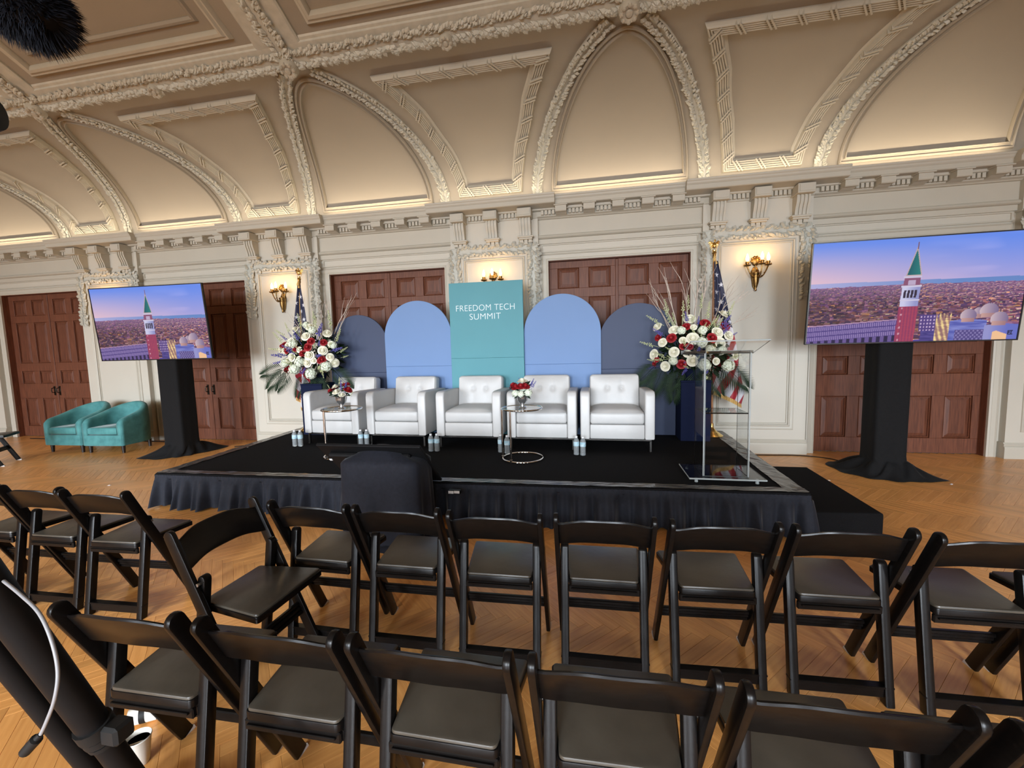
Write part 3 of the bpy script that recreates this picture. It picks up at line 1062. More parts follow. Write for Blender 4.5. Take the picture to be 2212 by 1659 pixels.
G1, G2 = 'folding chairs of the row by the stage', 'folding chairs of the row nearest the camera'
chairs = [
    (-2.365, 1.89, 0.6, 'black folding chair at the left end of the far row, mostly cut off', G1),
    (-1.875, 1.888, 1.6, 'black folding chair second from the left end of the far row', G1),
    (-1.381, 1.874, 2.6, 'black folding chair in the far row directly left of the one turned sideways', G1),
    (-0.316, 1.635, -93.2, 'black folding chair turned sideways out of the far row, facing right', G1),
    (0.002, 1.857, -0.6, 'black folding chair directly behind the left half of the draped floor monitor', G1),
    (0.474, 1.858, 0.7, 'black folding chair in the far row below the right corner of the floor monitor', G1),
    (0.962, 1.847, 1.5, 'black folding chair in the far row in line with the second side table', G1),
    (1.457, 1.872, 1.2, 'black folding chair of the far row seen squarely from behind, matte dark seat', G1),
    (1.951, 1.878, 3.1, 'black folding chair in the far row in line with the clear lectern', G1),
    (2.436, 1.890, 1.8, 'black folding chair in the far row in line with the carpeted step', G1),
    (2.925, 1.872, 1.6, 'black folding chair of the far row with its rail cut by the right edge', G1),
    (3.410, 1.875, 1.2, 'black folding chair of the far row with only a seat corner in view', G1),
    (-0.006, 0.991, 1.0, 'black folding chair at the left end of the near row beside the tripod leg', G2),
    (0.512, 0.992, 0.3, 'black folding chair second from the left in the near row', G2),
    (0.990, 0.992, -0.2, 'black folding chair in the middle of the near row, third from its left end', G2),
    (1.473, 0.997, 1.4, 'black folding chair in the near row with a level, unbroken rail at lower centre', G2),
    (1.954, 0.981, 0.3, 'black folding chair closest to the camera at lower right of the near row', G2),
    (2.432, 0.960, 0.5, 'black folding chair in the bottom right corner, only its rail end showing', G2),
    (-7.36, 4.43, -52.0, 'black folding chair alone by the far left wall, at the left photo edge', 'stray folding chair'),
]
proto = None
for (x, y, a, lab, grp) in chairs:
    if proto is None:
        proto = make_folding_chair(lab, grp)
        o = proto
    else:
        o = dup(proto, label=lab)
        o['group'] = grp
    o.location = (x, y, 0)
    o.rotation_euler = (0, 0, math.radians(a))
    if grp.startswith('stray'):
        del o['group']

# ================================================================== WHITE ARMCHAIRS
def make_armchair():
    t = thing('white_armchair', 'x', 'armchair', group='white armchairs on the stage')
    for s in (-1, 1):
        g = MB()
        poly = []
        prof = [(0.0, .145), (.70, .145), (.72, .50), (.70, .66), (.45, .672), (.12, .680), (.045, .676), (.012, .655), (0, .615)]
        bm = bmesh.new()
        vs = [[], []]
        for k_, xx in enumerate((s * .295, s * .402)):
            for (y, z) in prof:
                vs[k_].append(bm.verts.new((xx, y, z)))
        m = len(prof)
        bm.faces.new(vs[0][::-1]); bm.faces.new(vs[1])
        for i in range(m):
            bm.faces.new((vs[0][i], vs[0][(i + 1) % m], vs[1][(i + 1) % m], vs[1][i]))
        bmesh.ops.recalc_face_normals(bm, faces=bm.faces[:])
        bmesh.ops.bevel(bm, geom=[e for e in bm.edges if abs(e.verts[0].co.x - e.verts[1].co.x) < 1e-6], offset=.018, segments=3, profile=.5, affect='EDGES')
        bm.verts.index_update()
        g.add([v.co.copy() for v in bm.verts], [tuple(v.index for v in f.verts) for f in bm.faces])
        bm.free()
        g.build('arm', M_LEATHER, t, smooth=0.7)
    MB().rbox(-.294, .294, .012, .66, .145, .305, .010, 2).build('seat_base', M_LEATHER, t, smooth=0.7)
    g = MB()
    def cush(u, v):
        x = -.292 + .584 * u
        y = .006 + .56 * v
        ex = (1 - abs(2 * u - 1) ** 6) ; ey = (1 - abs(2 * v - 1) ** 8)
        return (x, y, .435 + .038 * ex * ey + .012 * ex * math.sin(PI * v))
    g.rbox(-.293, .293, .006, .58, .308, .44, .03, 4)
    g.grid(cush, 16, 16)
    g.build('seat_cushion', M_LEATHER, t, smooth=0.9)
    # back cushion with rounded top, leaning, two tufting buttons
    M = T(0, .56, .40) @ Matrix.Rotation(math.radians(-9), 4, 'X')
    g = MB()
    g.rbox(-.300, .300, -.02, .155, -.25, .435, .045, 4, M=M)
    def bk(u, v):
        x = -.285 + .57 * u
        z = .02 + .385 * v
        ex = (1 - abs(2 * u - 1) ** 4) * (1 - abs(2 * v - 1) ** 6)
        y = -.018 - .022 * ex
        for bx in (-.085, .085):
            dd = ((x - bx) ** 2 + (z - .255) ** 2)
            y += .020 * math.exp(-dd / .0009) + .008 * math.exp(-((x - bx) ** 2) / .0006) * (.5 if z > .255 else .25)
        return (x, y, z)
    g.grid(bk, 40, 28, M=M, flip=False)
    back = g.build('backrest', M_LEATHER, t, smooth=0.9)
    for bx in (-.085, .085):
        g = MB()
        g.ball((bx, -.018, .255), (.012, .006, .012), 8, 5, M=M)
        g.build('tuft_button', M_LEATHER, back, smooth=True)
    g = MB()
    g.rbox(-.37, .37, .03, .05, .120, .146, .003)
    g.rbox(-.37, .37, .64, .66, .120, .146, .003)
    for sx in (-.37, .35):
        g.rbox(sx, sx + .02, .05, .64, .120, .146, .003)
    g.build('base_rail', M_DKCHROME, t)
    for sx in (-.36, .36):
        for yy in (.04, .65):
            g = MB()
            g.rbox(sx - .013, sx + .013, yy - .013, yy + .013, .006, .122, .003)
            g.lathe([(.02, 0), (.02, .006), (.012, .008)], 12, (sx, yy, 0))
            g.build('leg', M_DKCHROME, t)
    return t
AC = [(-1.896, 4.80, -2.5, 'white armchair at the left end of the stage row, behind a side table'),
      (-0.990, 4.78, -1.5, 'white leatherette armchair second from the left, beside the first side table'),
      (-0.047, 4.75, 0.0, 'white leatherette armchair in front of the teal sign panel'),
      (0.830, 4.735, 0.0, 'white armchair behind the side table with dark red roses'),
      (1.676, 4.72, 0.0, 'white leatherette armchair at the right end of the stage row')]
proto = None
for x, y, a, lab in AC:
    if proto is None:
        o = proto = make_armchair()
    else:
        o = dup(proto)
    o['label'] = lab
    o.location = (x, y, SH)
    o.rotation_euler = (0, 0, math.radians(a))

# ================================================================== TEAL TUB CHAIRS
def make_tub():
    t = thing('tub_chair', 'x', 'armchair', group='teal velvet tub chairs')
    R = .36
    path = []
    for i in range(9):
        path.append((-R, .0 + .30 * i / 8, -1, 0))
    for i in range(1, 24):
        a = PI - PI * i / 24
        path.append((R * math.cos(a), .30 + .36 * math.sin(a), math.cos(a), math.sin(a)))
    for i in range(9):
        path.append((R, .30 - .30 * i / 8, 1, 0))
    n = len(path)
    g = MB()
    v = []
    th = .095
    for i, (x, y, nx_, ny_) in enumerate(path):
        q_ = y / .66
        zt = .545 + .225 * (q_ ** 1.25)
        if y < .06:
            zt -= .04 * (1 - y / .06) ** 2
        sect = [(0, .125), (.006, .30), (.004, zt - .06), (-.008, zt - .018), (-.03, zt), (-th + .03, zt), (-th + .008, zt - .02), (-th, zt - .06), (-th + .01, .30), (-th + .01, .125)]
        for (o_, z) in sect:
            v.append((x + nx_ * o_, y + ny_ * o_, z))
    m = 10
    f = [(i * m + k, (i + 1) * m + k, (i + 1) * m + k + 1, i * m + k + 1) for i in range(n - 1) for k in range(m - 1)]
    f += [tuple(range(m)), tuple(range((n - 1) * m, n * m))[::-1]]
    g.add(v, f)
    g.build('barrel_shell', M_TEAL, t, smooth='all')
    g = MB()
    g.rbox(-.345, .345, -.008, .30, .120, .295, .016, 2)
    pts = [(.33 * math.cos(PI * i / 16), .28 + .33 * math.sin(PI * i / 16)) for i in range(17)]
    g.prism(pts, 'z', .125, .29)
    g.build('seat_base', M_TEAL, t, smooth=0.7)
    g = MB()
    pts = [(-.262, .0), (.262, .0)] + [(.262 * math.cos(PI * i / 12), .30 + .26 * math.sin(PI * i / 12)) for i in range(13)]
    bm = bmesh.new()
    lo = [bm.verts.new((x, y, .300)) for x, y in pts]
    hi = [bm.verts.new((x, y, .415)) for x, y in pts]
    k_ = len(pts)
    bm.faces.new(lo[::-1]); bm.faces.new(hi)
    for i in range(k_):
        bm.faces.new((lo[i], lo[(i + 1) % k_], hi[(i + 1) % k_], hi[i]))
    bmesh.ops.bevel(bm, geom=[e for e in bm.edges if abs(e.verts[0].co.z - e.verts[1].co.z) < 1e-6], offset=.028, segments=3, profile=.5, affect='EDGES')
    bm.verts.index_update()
    g.add([q_.co.copy() for q_ in bm.verts], [tuple(q_.index for q_ in fc.verts) for fc in bm.faces])
    bm.free()
    g.build('seat_cushion', M_TEAL, t, smooth=0.8)
    for sx, sy in ((-.30, .05), (.30, .05), (-.26, .52), (.26, .52)):
        g = MB()
        g.lathe([(.020, 0), (.029, .128)], 14, (sx, sy, 0))
        g.build('leg', M_DKLEG, t, smooth=True)
    return t
tb = make_tub()
tb['label'] = 'teal velvet tub chair nearer the draped screen stand'
tb.location = (-6.28, 5.26, 0); tb.rotation_euler = (0, 0, math.radians(4))
o = dup(tb, (-7.06, 5.24, 0), math.radians(2), 'teal velvet tub chair at left, in front of the dark wooden doors')

# ================================================================== BACKDROP PANELS
def arch_panel(name, label, x0, x1, y, ztop, m, seam, cat='panel', arch=True):
    t = thing(name, label, cat, ((x0 + x1) / 2, y, SH), group='backdrop panels behind the armchairs')
    hw = (x1 - x0) / 2
    H = ztop - SH
    def shape(za, zb, archtop):
        pts = [(-hw, za), (hw, za)]
        if archtop:
            zc = zb - hw
            pts += [(hw * math.cos(PI * i / 40), zc + hw * math.sin(PI * i / 40)) for i in range(41)]
        else:
            pts += [(hw, zb), (-hw, zb)]
        return pts
    sz = seam - SH
    for a, b_, c_ in ((0.003, sz - .0006, False), (sz + .0006, H, arch)):
        bm = bmesh.new()
        pts = shape(a, b_, c_)
        A = [bm.verts.new((x, 0, z)) for x, z in pts]
        B = [bm.verts.new((x, .032, z)) for x, z in pts]
        k_ = len(pts)
        bm.faces.new(A); bm.faces.new(B[::-1])
        for i in range(k_):
            bm.faces.new((A[i], B[i], B[(i + 1) % k_], A[(i + 1) % k_]))
        bmesh.ops.remove_doubles(bm, verts=bm.verts[:], dist=1e-5)
        bmesh.ops.recalc_face_normals(bm, faces=bm.faces[:])
        bmesh.ops.bevel(bm, geom=[e for e in bm.edges if abs(e.verts[0].co.y - e.verts[1].co.y) < 1e-6], offset=.002, segments=1, affect='EDGES')
        bm.verts.index_update()
        g = MB(); g.add([q_.co.copy() for q_ in bm.verts], [tuple(q_.index for q_ in fc.verts) for fc in bm.faces])
        bm.free()
        g.build('upper_board' if c_ or b_ == H else 'lower_board', m, t, smooth=0.4)
    g = MB()
    for sx in (-hw * .6, hw * .6):
        g.add([(sx - .02, .033, 0), (sx + .02, .033, 0), (sx + .02, .25, 0), (sx - .02, .25, 0), (sx - .02, .033, .5), (sx + .02, .033, .5)],
              [(0, 1, 2, 3), (0, 4, 5, 1), (2, 5, 4, 3), (0, 3, 4), (1, 5, 2)])
    g.build('rear_brace', m, t)
    return t
arch_panel('arch_panel', 'navy arched backdrop panel at the left, behind the first armchair', -2.42, -1.49, 5.66, 2.055, M_PNAVY, 1.213)
arch_panel('arch_panel', 'light blue arched backdrop panel left of the teal sign panel', -1.515, -.51, 5.62, 2.215, M_PBLUE, 1.296)
arch_panel('arch_panel', 'light blue arched backdrop panel right of the teal sign panel', .513, 1.525, 5.62, 2.215, M_PBLUE, 1.293)
arch_panel('arch_panel', 'navy arched backdrop panel at the right end, behind the twig bouquet', 1.50, 2.49, 5.66, 2.055, M_PNAVY, 1.213)
sign = arch_panel('sign_panel', 'teal rectangular sign panel with white event lettering, centre of the backdrop', -.511, .513, 5.58, 2.419, M_PTEAL, 1.395, 'sign', arch=False)
def lettering(txt, x, z, size, width, parent, y):
    c = bpy.data.curves.new('lettering', 'FONT')
    c.body = txt
    c.size = size
    c.align_x = 'CENTER'
    c.extrude = .001
    c.space_character = 1.04
    c.offset = -.0016
    tmp = bpy.data.objects.new('lettering_curve', c)
    COL.objects.link(tmp)
    dg = bpy.context.evaluated_depsgraph_get()
    me = bpy.data.meshes.new_from_object(tmp.evaluated_get(dg))
    bpy.data.objects.remove(tmp)
    co = np.empty(len(me.vertices) * 3)
    me.vertices.foreach_get('co', co)
    co = co.reshape(-1, 3)
    wd = co[:, 0].max() - co[:, 0].min()
    co[:, 0] = (co[:, 0] - (co[:, 0].max() + co[:, 0].min()) / 2) * width / wd
    me.vertices.foreach_set('co', co.ravel())
    me.materials.clear()
    me.materials.append(M_WHITE)
    o = link('lettering', me, parent)
    o.location = (x, y, z)
    o.rotation_euler = (PI / 2, 0, 0)
    return o
lettering('FREEDOM TECH', -.009, 2.036 - SH, .118, .815, sign, -.0015)
lettering('SUMMIT', -.010, 1.918 - SH, .118, .435, sign, -.0015)
# ================================================================== SIDE TABLES, VASES, BOTTLES
def make_table():
    t = thing('side_table', 'x', 'table', group='round glass side tables')
    R = .215
    H = .545
    g = MB()
    ring = [(R * math.cos(2 * PI * i / 48), R * math.sin(2 * PI * i / 48)) for i in range(49)]
    g.tube([(x, y, H) for x, y in ring], .0095, 10, cap=False)
    g.build('top_rim', M_CHROME, t, smooth=True)
    g = MB()
    g.lathe([(0, H - .003), (R - .006, H - .003), (R - .006, H + .004), (0, H + .004)], 48)
    g.build('glass_top', M_GLASS, t)
    g = MB()
    g.tube([(x, y, .0105) for x, y in ring], .0105, 10, cap=False)
    g.build('base_ring', M_CHROME, t, smooth=True)
    for a in (math.radians(188), math.radians(245)):
        g = MB()
        x, y = R * math.cos(a), R * math.sin(a)
        g.tube([(x, y, .012), (x, y, H)], .0105, 12)
        g.lathe([(.0135, .0), (.0135, .03), (.0105, .033)], 12, (x, y, .004))
        g.build('leg', M_CHROME, t, smooth=True)
    return t
t2 = make_table()
t2['label'] = 'chrome and glass side table with open ring base, in front of the fourth armchair'
t2.location = (.672, 4.36, SH)
t1 = dup(t2, (-1.385, 4.275, SH), 0.0, 'chrome and glass side table in front of the leftmost armchair')

def petals_rose(seed, r=.036):
    rr = random.Random(seed)
    g = MB()
    for layer, (n, rad, h, op) in enumerate([(3, .35, 1.0, .05), (4, .55, .95, .22), (5, .78, .80, .45), (6, 1.0, .55, .75)]):
        for i in range(n):
            a = 2 * PI * (i + .37 * layer) / n + rr.random() * .3
            half = PI / n * 1.35
            v = []
            for j in range(4):
                q_ = j / 3
                for k in range(5):
                    w = a + (k - 2) / 2 * half
                    rd = r * rad * (.35 + .65 * math.sin(q_ * PI * .5)) + r * op * q_ * q_ * .55
                    z = -r * .55 + r * 1.15 * h * q_ - r * .12 * abs(k - 2) / 2 * q_ - r * op * .5 * q_ ** 3
                    v.append((rd * math.cos(w), rd * math.sin(w), z))
            f = [(j * 5 + k, j * 5 + k + 1, j * 5 + k + 6, j * 5 + k + 5) for j in range(3) for k in range(4)]
            g.add(v, f)
    g.ball((0, 0, r * .02), (r * .52, r * .52, r * .5), 9, 6)
    g.lathe([(0, -r * .9), (r * .5, -r * .55), (r * .3, r * .05)], 9)
    return g
rose_mesh_w = petals_rose(1).mesh('white_rose', M_ROSEW, smooth='all')
rose_mesh_r = petals_rose(2).mesh('red_rose', M_ROSER, smooth='all')
def hydr_mesh():
    rr = random.Random(5)
    g = MB()
    n = 60
    for i in range(n):
        z = 1 - 2 * (i + .5) / n
        if z < -.55:
            continue
        a = i * 2.39996
        s = math.sqrt(1 - z * z)
        d = Vector((s * math.cos(a), s * math.sin(a), z))
        c = d * (.056 + .020 * rr.random())
        u = d.orthogonal().normalized()
        v_ = d.cross(u)
        r0 = rr.random() * 3
        for k in range(4):
            w = r0 + k * PI / 2
            e = u * math.cos(w) + v_ * math.sin(w)
            p_ = d.cross(e)
            q_ = .0225
            g.add([c, c + e * q_ * .6 + p_ * q_ * .55 + d * .003, c + e * q_ * 1.05 + d * .001, c + e * q_ * .6 - p_ * q_ * .55 + d * .003], [(0, 1, 2, 3)])
    g.ball((0, 0, 0), .056, 10, 6, mat=1)
    return g.mesh('hydrangea', [M_HYDR, M_LGREEN])
HYDR = hydr_mesh()
def spike_mesh(name, m, L=.26, seed=3):
    rr = random.Random(seed)
    g = MB()
    g.tube([(0, 0, -.10), (0, 0, L)], .003, 5)
    n = 34
    for i in range(n):
        z = L * (i / n)
        a = i * 2.4
        s = .017 * (1 - .75 * i / n) + .004
        if rr.random() < .25:
            continue
        c = (math.cos(a) * s * 1.1, math.sin(a) * s * 1.1, z)
        g.ball(c, (s * .62, s * .62, s * .5), 5, 3)
    return g.mesh(name, m)
BLUE = spike_mesh('delphinium', M_BLUEF, .17, 3)
PALE = spike_mesh('snapdragon', M_LGREEN, .22, 4)
def palm_mesh():
    g = MB()
    L = .34
    def stem(q_):
        return Vector((0, L * q_, -.05 * q_ * q_))
    for i in range(17):
        q_ = .10 + .90 * i / 16
        for s in (-1, 1):
            b = stem(q_)
            ln = .17 * math.sin(PI * (.22 + .66 * q_)) + .04
            d = Vector((s * (.95 - .55 * q_), .55 + .5 * q_, -.18)).normalized()
            w = Vector((-d.y, d.x, 0)).normalized() * .0072
            m0 = b + d * ln * .45 + Vector((0, 0, .006))
            g.add([b, m0 + w, b + d * ln + Vector((0, 0, -.02)), m0 - w], [(0, 1, 2, 3)])
    g.tube([stem(-.15), stem(0), stem(.5), stem(1)], [.004, .004, .003, .001], 5)
    return g.mesh('palm_frond', M_GREEN)
PALM = palm_mesh()
def twig_mesh(seed):
    rr = random.Random(seed)
    g = MB()
    def branch(p, d, L, r, depth):
        pts = [p]
        k = 7
        for i in range(k):
            d = (d + Vector((rr.uniform(-.13, .13), rr.uniform(-.13, .13), rr.uniform(-.02, .10)))).normalized()
            p = p + d * L / k
            pts.append(p)
            if depth and i in (2, 3, 4, 5) and rr.random() < .75:
                sd_ = (d + Vector((rr.uniform(-.5, .5), rr.uniform(-.4, .4), .35))).normalized()
                branch(p, sd_, L * rr.uniform(.35, .6), r * .6, depth - 1)
        g.tube(pts, [r * (1 - .75 * i / k) for i in range(k + 1)], 4)
    branch(Vector((0, 0, 0)), Vector((0, 0, 1)), .52, .0068, 1)
    return g.mesh('twig', M_TWIG)
TW = [twig_mesh(s) for s in (1, 2, 3)]
def leaf_cluster(seed, n, R, size, squash=.8):
    rr = random.Random(seed)
    g = MB()
    for i in range(n):
        d = Vector((rr.gauss(0, 1), rr.gauss(0, 1), rr.gauss(0, .8))).normalized()
        p = d * R * rr.uniform(.55, 1.0)
        p.z *= squash
        e = (d + Vector((rr.uniform(-.7, .7), rr.uniform(-.7, .7), rr.uniform(-.6, .4)))).normalized()
        s_ = e.cross(Vector((rr.random(), rr.random(), rr.random() - .3))).normalized()
        L = size * rr.uniform(.7, 1.3)
        n_ = e.cross(s_)
        g.add([p, p + e * L * .5 + s_ * L * .22 + n_ * L * .06, p + e * L, p + e * L * .5 - s_ * L * .22 + n_ * L * .06, p + e * L * .5],
              [(0, 1, 4), (1, 2, 4), (2, 3, 4), (3, 0, 4)])
    return g
def place(name, me, parent, loc, direction, scale=1.0, spin=0.0):
    o = link(name, me, parent)
    o.location = loc
    q_ = Vector(direction).normalized().to_track_quat('Z', 'Y') @ Quaternion((0, 0, 1), spin)
    o.rotation_euler = q_.to_euler()
    o.scale = (scale,) * 3
    return o

def vase(g, s=1.0):
    g.lathe([(0, .004), (.040, 0), (.042, .006), (.034, .016), (.020, .022), (.018, .036), (.028, .046), (.052, .075), (.060, .105), (.064, .135), (.068, .142), (.062, .140), (.056, .110), (.03, .06), (0, .055)], 24)
def centrepiece(label, loc, items, seed):
    t = thing('flower_vase', label, 'flowers', loc, group='small flower vases on the side tables')
    g = MB(); vase(g)
    g.build('vase', M_MERC, t, smooth=True)
    g = leaf_cluster(seed, 60, .085, .055)
    o = g.build('foliage', M_GREEN, t); o.location = (0, 0, .185); o['kind'] = 'stuff'
    for (kind, x, y, z, sc) in items:
        d = (x * 3, y * 3, .5 + z)
        if kind == 'w': place('white_rose', rose_mesh_w, t, (x, y, .19 + z), d, sc)
        if kind == 'r': place('red_rose', rose_mesh_r, t, (x, y, .19 + z), d, sc)
        if kind == 'h': place('hydrangea', HYDR, t, (x, y, .19 + z), d, sc)
        if kind == 'b': place('delphinium', BLUE, t, (x, y, .19 + z), d, sc)
        if kind == 's': place('snapdragon', PALE, t, (x, y, .19 + z), d, sc)
    return t
TZ = SH + .549
centrepiece('small silver vase of mixed red, white and purple flowers on the left side table', (-1.385, 4.275, TZ),
            [('w', .0, -.085, .015, .95), ('w', -.035, -.05, .07, .85), ('w', .055, -.07, -.02, .75), ('r', -.105, -.04, .02, 1.0), ('r', -.09, .02, .05, .9), ('r', .115, -.03, .035, 1.05), ('r', .055, -.01, .085, .7), ('r', .09, .01, .09, .7),
             ('b', .045, -.06, .03, .5), ('b', .075, -.03, .04, .5), ('b', .02, -.02, .06, .45), ('s', -.12, 0, .02, .35), ('s', .13, -.02, -.04, .3), ('w', .02, .0, .10, .7), ('h', .0, .04, .03, .6), ('s', -.02, .02, .08, .4)], 21)
centrepiece('small silver vase with dark red roses above white hydrangea on the right side table', (.680, 4.36, TZ),
            [('r', -.095, -.03, .06, 1.0), ('r', -.055, -.075, .045, 1.0), ('r', .0, -.09, .055, 1.05), ('r', .05, -.08, .055, 1.0), ('r', -.105, .02, .04, .95), ('r', .02, .02, .09, .9),
             ('w', .005, -.02, .105, 1.1), ('w', .03, .03, .095, .9), ('h', -.06, -.055, -.03, .55), ('h', .0, -.085, -.035, .5), ('h', .07, -.05, -.025, .58), ('h', .0, .05, -.01, .6),
             ('b', .095, -.03, .04, .42), ('b', .11, .0, .03, .45), ('b', .09, .03, .05, .45), ('b', -.03, .03, .07, .35)], 22)

# tall arrangements on pedestals
def pedestal(label, x, y, h, w):
    t = thing('flower_pedestal', label, 'pedestal', (x, y, SH), group='navy flower pedestals')
    g = MB()
    g.rbox(-w / 2, w / 2, -w / 2, w / 2, .0, h - .02, .004)
    g.build('column', M_PEDES, t)
    MB().rbox(-w / 2 - .004, w / 2 + .004, -w / 2 - .004, w / 2 + .004, h - .02, h, .004).build('top_plate', M_PEDES, t)
    return t
PL, PR = (-2.555, 5.52), (2.63, 5.50)
PH = .74
pedestal('navy square pedestal under the left flower arrangement', *PL, PH, .34)
pedestal('navy square pedestal under the right flower arrangement, next to the lectern', *PR, PH, .34)
def arrangement(label, base, cz, roses, hyd, spikes, pales, palms, twigs, seed):
    """flowers given as (dx, dz, dy) around the centre of the bouquet"""
    t = thing('flower_arrangement', label, 'flowers', (base[0], base[1], SH + PH), group='tall flower arrangements')
    g = MB()
    g.lathe([(.09, 0), (.10, .02), (.12, .10), (.13, .14), (.11, .14), (0, .12)], 20)
    g.build('bowl', M_PEDES, t, smooth=True)
    o = leaf_cluster(seed, 620, .40, .085, .80).build('foliage', M_GREEN, t)
    o.location = (0, .04, cz - .02); o['kind'] = 'stuff'
    def pos(dx, dz, dy=None):
        if dy is None:
            rr_ = min(1, (dx / .52) ** 2 + (dz / .42) ** 2)
            dy = -.36 * math.sqrt(max(0.02, 1 - rr_))
        return Vector((dx, dy, cz + dz))
    for (col, dx, dz, sc) in roses:
        p = pos(dx, dz)
        d = Vector((dx * .9, p.y * 1.4 - .2, dz * .8 + .12))
        place('white_rose' if col == 'w' else 'red_rose', rose_mesh_w if col == 'w' else rose_mesh_r, t, p, d, sc, seed + dx * 9)
    for (dx, dz, sc) in hyd:
        p = pos(dx, dz)
        place('hydrangea', HYDR, t, p, (dx, p.y - .1, dz + .1), sc * .86, dx * 7)
    for (dx, dz, sc) in spikes:
        p = pos(dx, dz) * 1.0
        place('delphinium', BLUE, t, p, (dx * 1.2, p.y * .6, dz * 1.2 + .1), sc)
    for (dx, dz, sc, tx, tz) in pales:
        p = pos(dx, dz)
        place('snapdragon', PALE, t, p, (tx, -.2, tz), sc)
    for (dx, dz, ang, sc) in palms:
        p = pos(dx, dz, -.12)
        o = link('palm_frond', PALM, t)
        o.location = p
        yv = Vector((math.sin(ang), -.25, math.cos(ang))).normalized()
        zv = Vector((0, -1, .15))
        zv = (zv - yv * zv.dot(yv)).normalized()
        xv_ = yv.cross(zv)
        o.rotation_euler = Matrix((xv_, yv, zv)).transposed().to_euler()
        o.scale = (sc,) * 3
    rf = random.Random(seed + 5)
    for i in range(26):
        a_, q_ = rf.random() * 2 * PI, math.sqrt(rf.random())
        dx, dz = .50 * q_ * math.cos(a_), .36 * q_ * math.sin(a_)
        p = pos(dx, dz)
        p.y += .04
        nm_, me_ = (('snapdragon', PALE), ('delphinium', BLUE))[i % 3 == 2]
        place(nm_, me_, t, p, (dx * 2 + rf.uniform(-.3, .3), p.y * 1.5, dz + .35), .42 + .3 * rf.random())
    for i, (dx, dz, tx, tz, sc) in enumerate(twigs):
        place('twig', TW[i % 3], t, pos(dx, dz, .05), (tx, .05, tz), sc, i * 1.3)
    return t
def conv(cx, cy, pts):
    PX = CONV_SCALE
    return [(q_[0],) + ((q_[1] - cx) * PX, (cy - q_[2]) * PX) + tuple(q_[3:]) if isinstance(q_[0], str) else ((q_[0] - cx) * PX, (cy - q_[1]) * PX) + tuple(q_[2:]) for q_ in pts]
CONV_SCALE = 1 / 178.0
rosR = [('w', 1416, 703, 1.25), ('w', 1446, 712, 1.3), ('w', 1481, 688, 1.5), ('w', 1423, 738, 1.15), ('w', 1407, 764, 1.35), ('w', 1480, 731, 1.45), ('w', 1444, 759, 1.25), ('w', 1429, 790, 1.25), ('w', 1480, 778, 1.35),
        ('w', 1531, 720, 1.4), ('w', 1555, 727, 1.35), ('w', 1553, 680, 1.25), ('w', 1469, 762, 1.0), ('w', 1461, 735, .9), ('w', 1535, 741, 1.3), ('w', 1527, 780, .9), ('w', 1572, 770, 1.1), ('w', 1484, 708, .8),
        ('r', 1509, 700, 1.25), ('r', 1470, 706, 1.0), ('r', 1552, 705, 1.25), ('r', 1440, 729, 1.2), ('r', 1518, 731, 1.2), ('r', 1459, 785, 1.15), ('r', 1416, 727, .95), ('r', 1461, 747, .9), ('r', 1474, 747, .8), ('r', 1413, 775, .75), ('r', 1410, 786, .7)]
hydR = [(1444, 778, .85), (1503, 786, 1.15), (1553, 790, 1.15), (1497, 740, 1.0), (1513, 755, .95), (1460, 715, .8), (1500, 716, .85), (1535, 757, .9)]
spR = [(1424, 722, .8), (1474, 695, .7), (1545, 705, .8), (1490, 757, .7), (1470, 795, .7), (1412, 792, .6)]
paR = [(1445, 695, .9, -.5, 1), (1467, 690, 1.0, 0, 1), (1408, 745, .8, -1, .3), (1420, 695, .8, -1, .6), (1515, 690, .9, .1, 1), (1560, 685, .8, .4, 1), (1440, 675, .8, -.3, 1), (1480, 670, .8, 0, 1), (1505, 668, .8, .1, 1), (1425, 775, .6, -1, 0)]
pmR = [(1430, 790, 3.55, 1.0), (1455, 795, 3.25, 1.05), (1490, 797, 2.95, 1.05), (1470, 795, 3.7, .8), (1545, 785, 2.35, 1.1), (1415, 785, 3.95, .9), (1520, 797, 2.7, .9)]
twR = [(1450, 720, -.55, 1, 1.0), (1452, 715, -.65, 1, 1.1), (1460, 715, -.30, 1, 1.2), (1465, 715, -.25, 1, 1.35), (1490, 712, .0, 1, 1.3), (1495, 712, .05, 1, 1.5), (1500, 710, .10, 1, 1.25), (1530, 710, .25, 1, 1.0), (1540, 708, .5, 1, 1.1), (1545, 700, 1.1, 1, 1.0), (1480, 712, -.10, 1, 1.1), (1550, 720, 1.0, .8, .9)]
A = (1494, 757)
arrangement('tall rose bouquet with bare twigs at the right end of the backdrop', PR, .36,
            conv(*A, rosR), conv(*A, hydR), conv(*A, spR), conv(*A, paR), conv(*A, pmR), conv(*A, twR), 31)
CONV_SCALE = 1 / 151.0
rosL = [('w', 689, 724, 1.3), ('w', 728, 718, 1.25), ('w', 653, 735, 1.3), ('w', 616, 751, 1.2), ('w', 699, 764, 1.4), ('w', 656, 767, 1.35), ('w', 691, 780, 1.35), ('w', 726, 755, 1.35), ('w', 741, 782, 1.3), ('w', 737, 769, 1.1), ('w', 740, 742, 1.0),
        ('w', 645, 743, 1.1), ('w', 633, 752, .9), ('w', 678, 752, .9), ('w', 706, 776, .9), ('w', 651, 708, 1.2), ('w', 688, 703, 1.3), ('w', 675, 772, .9), ('w', 642, 774, .8),
        ('r', 632, 742, 1.15), ('r', 616, 743, .8), ('r', 643, 753, 1.0), ('r', 697, 747, 1.2), ('r', 703, 735, 1.1), ('r', 685, 760, 1.0), ('r', 723, 774, 1.15), ('r', 628, 789, 1.15), ('r', 606, 797, 1.2), ('r', 668, 750, .9), ('r', 727, 738, 1.0), ('r', 718, 777, .8)]
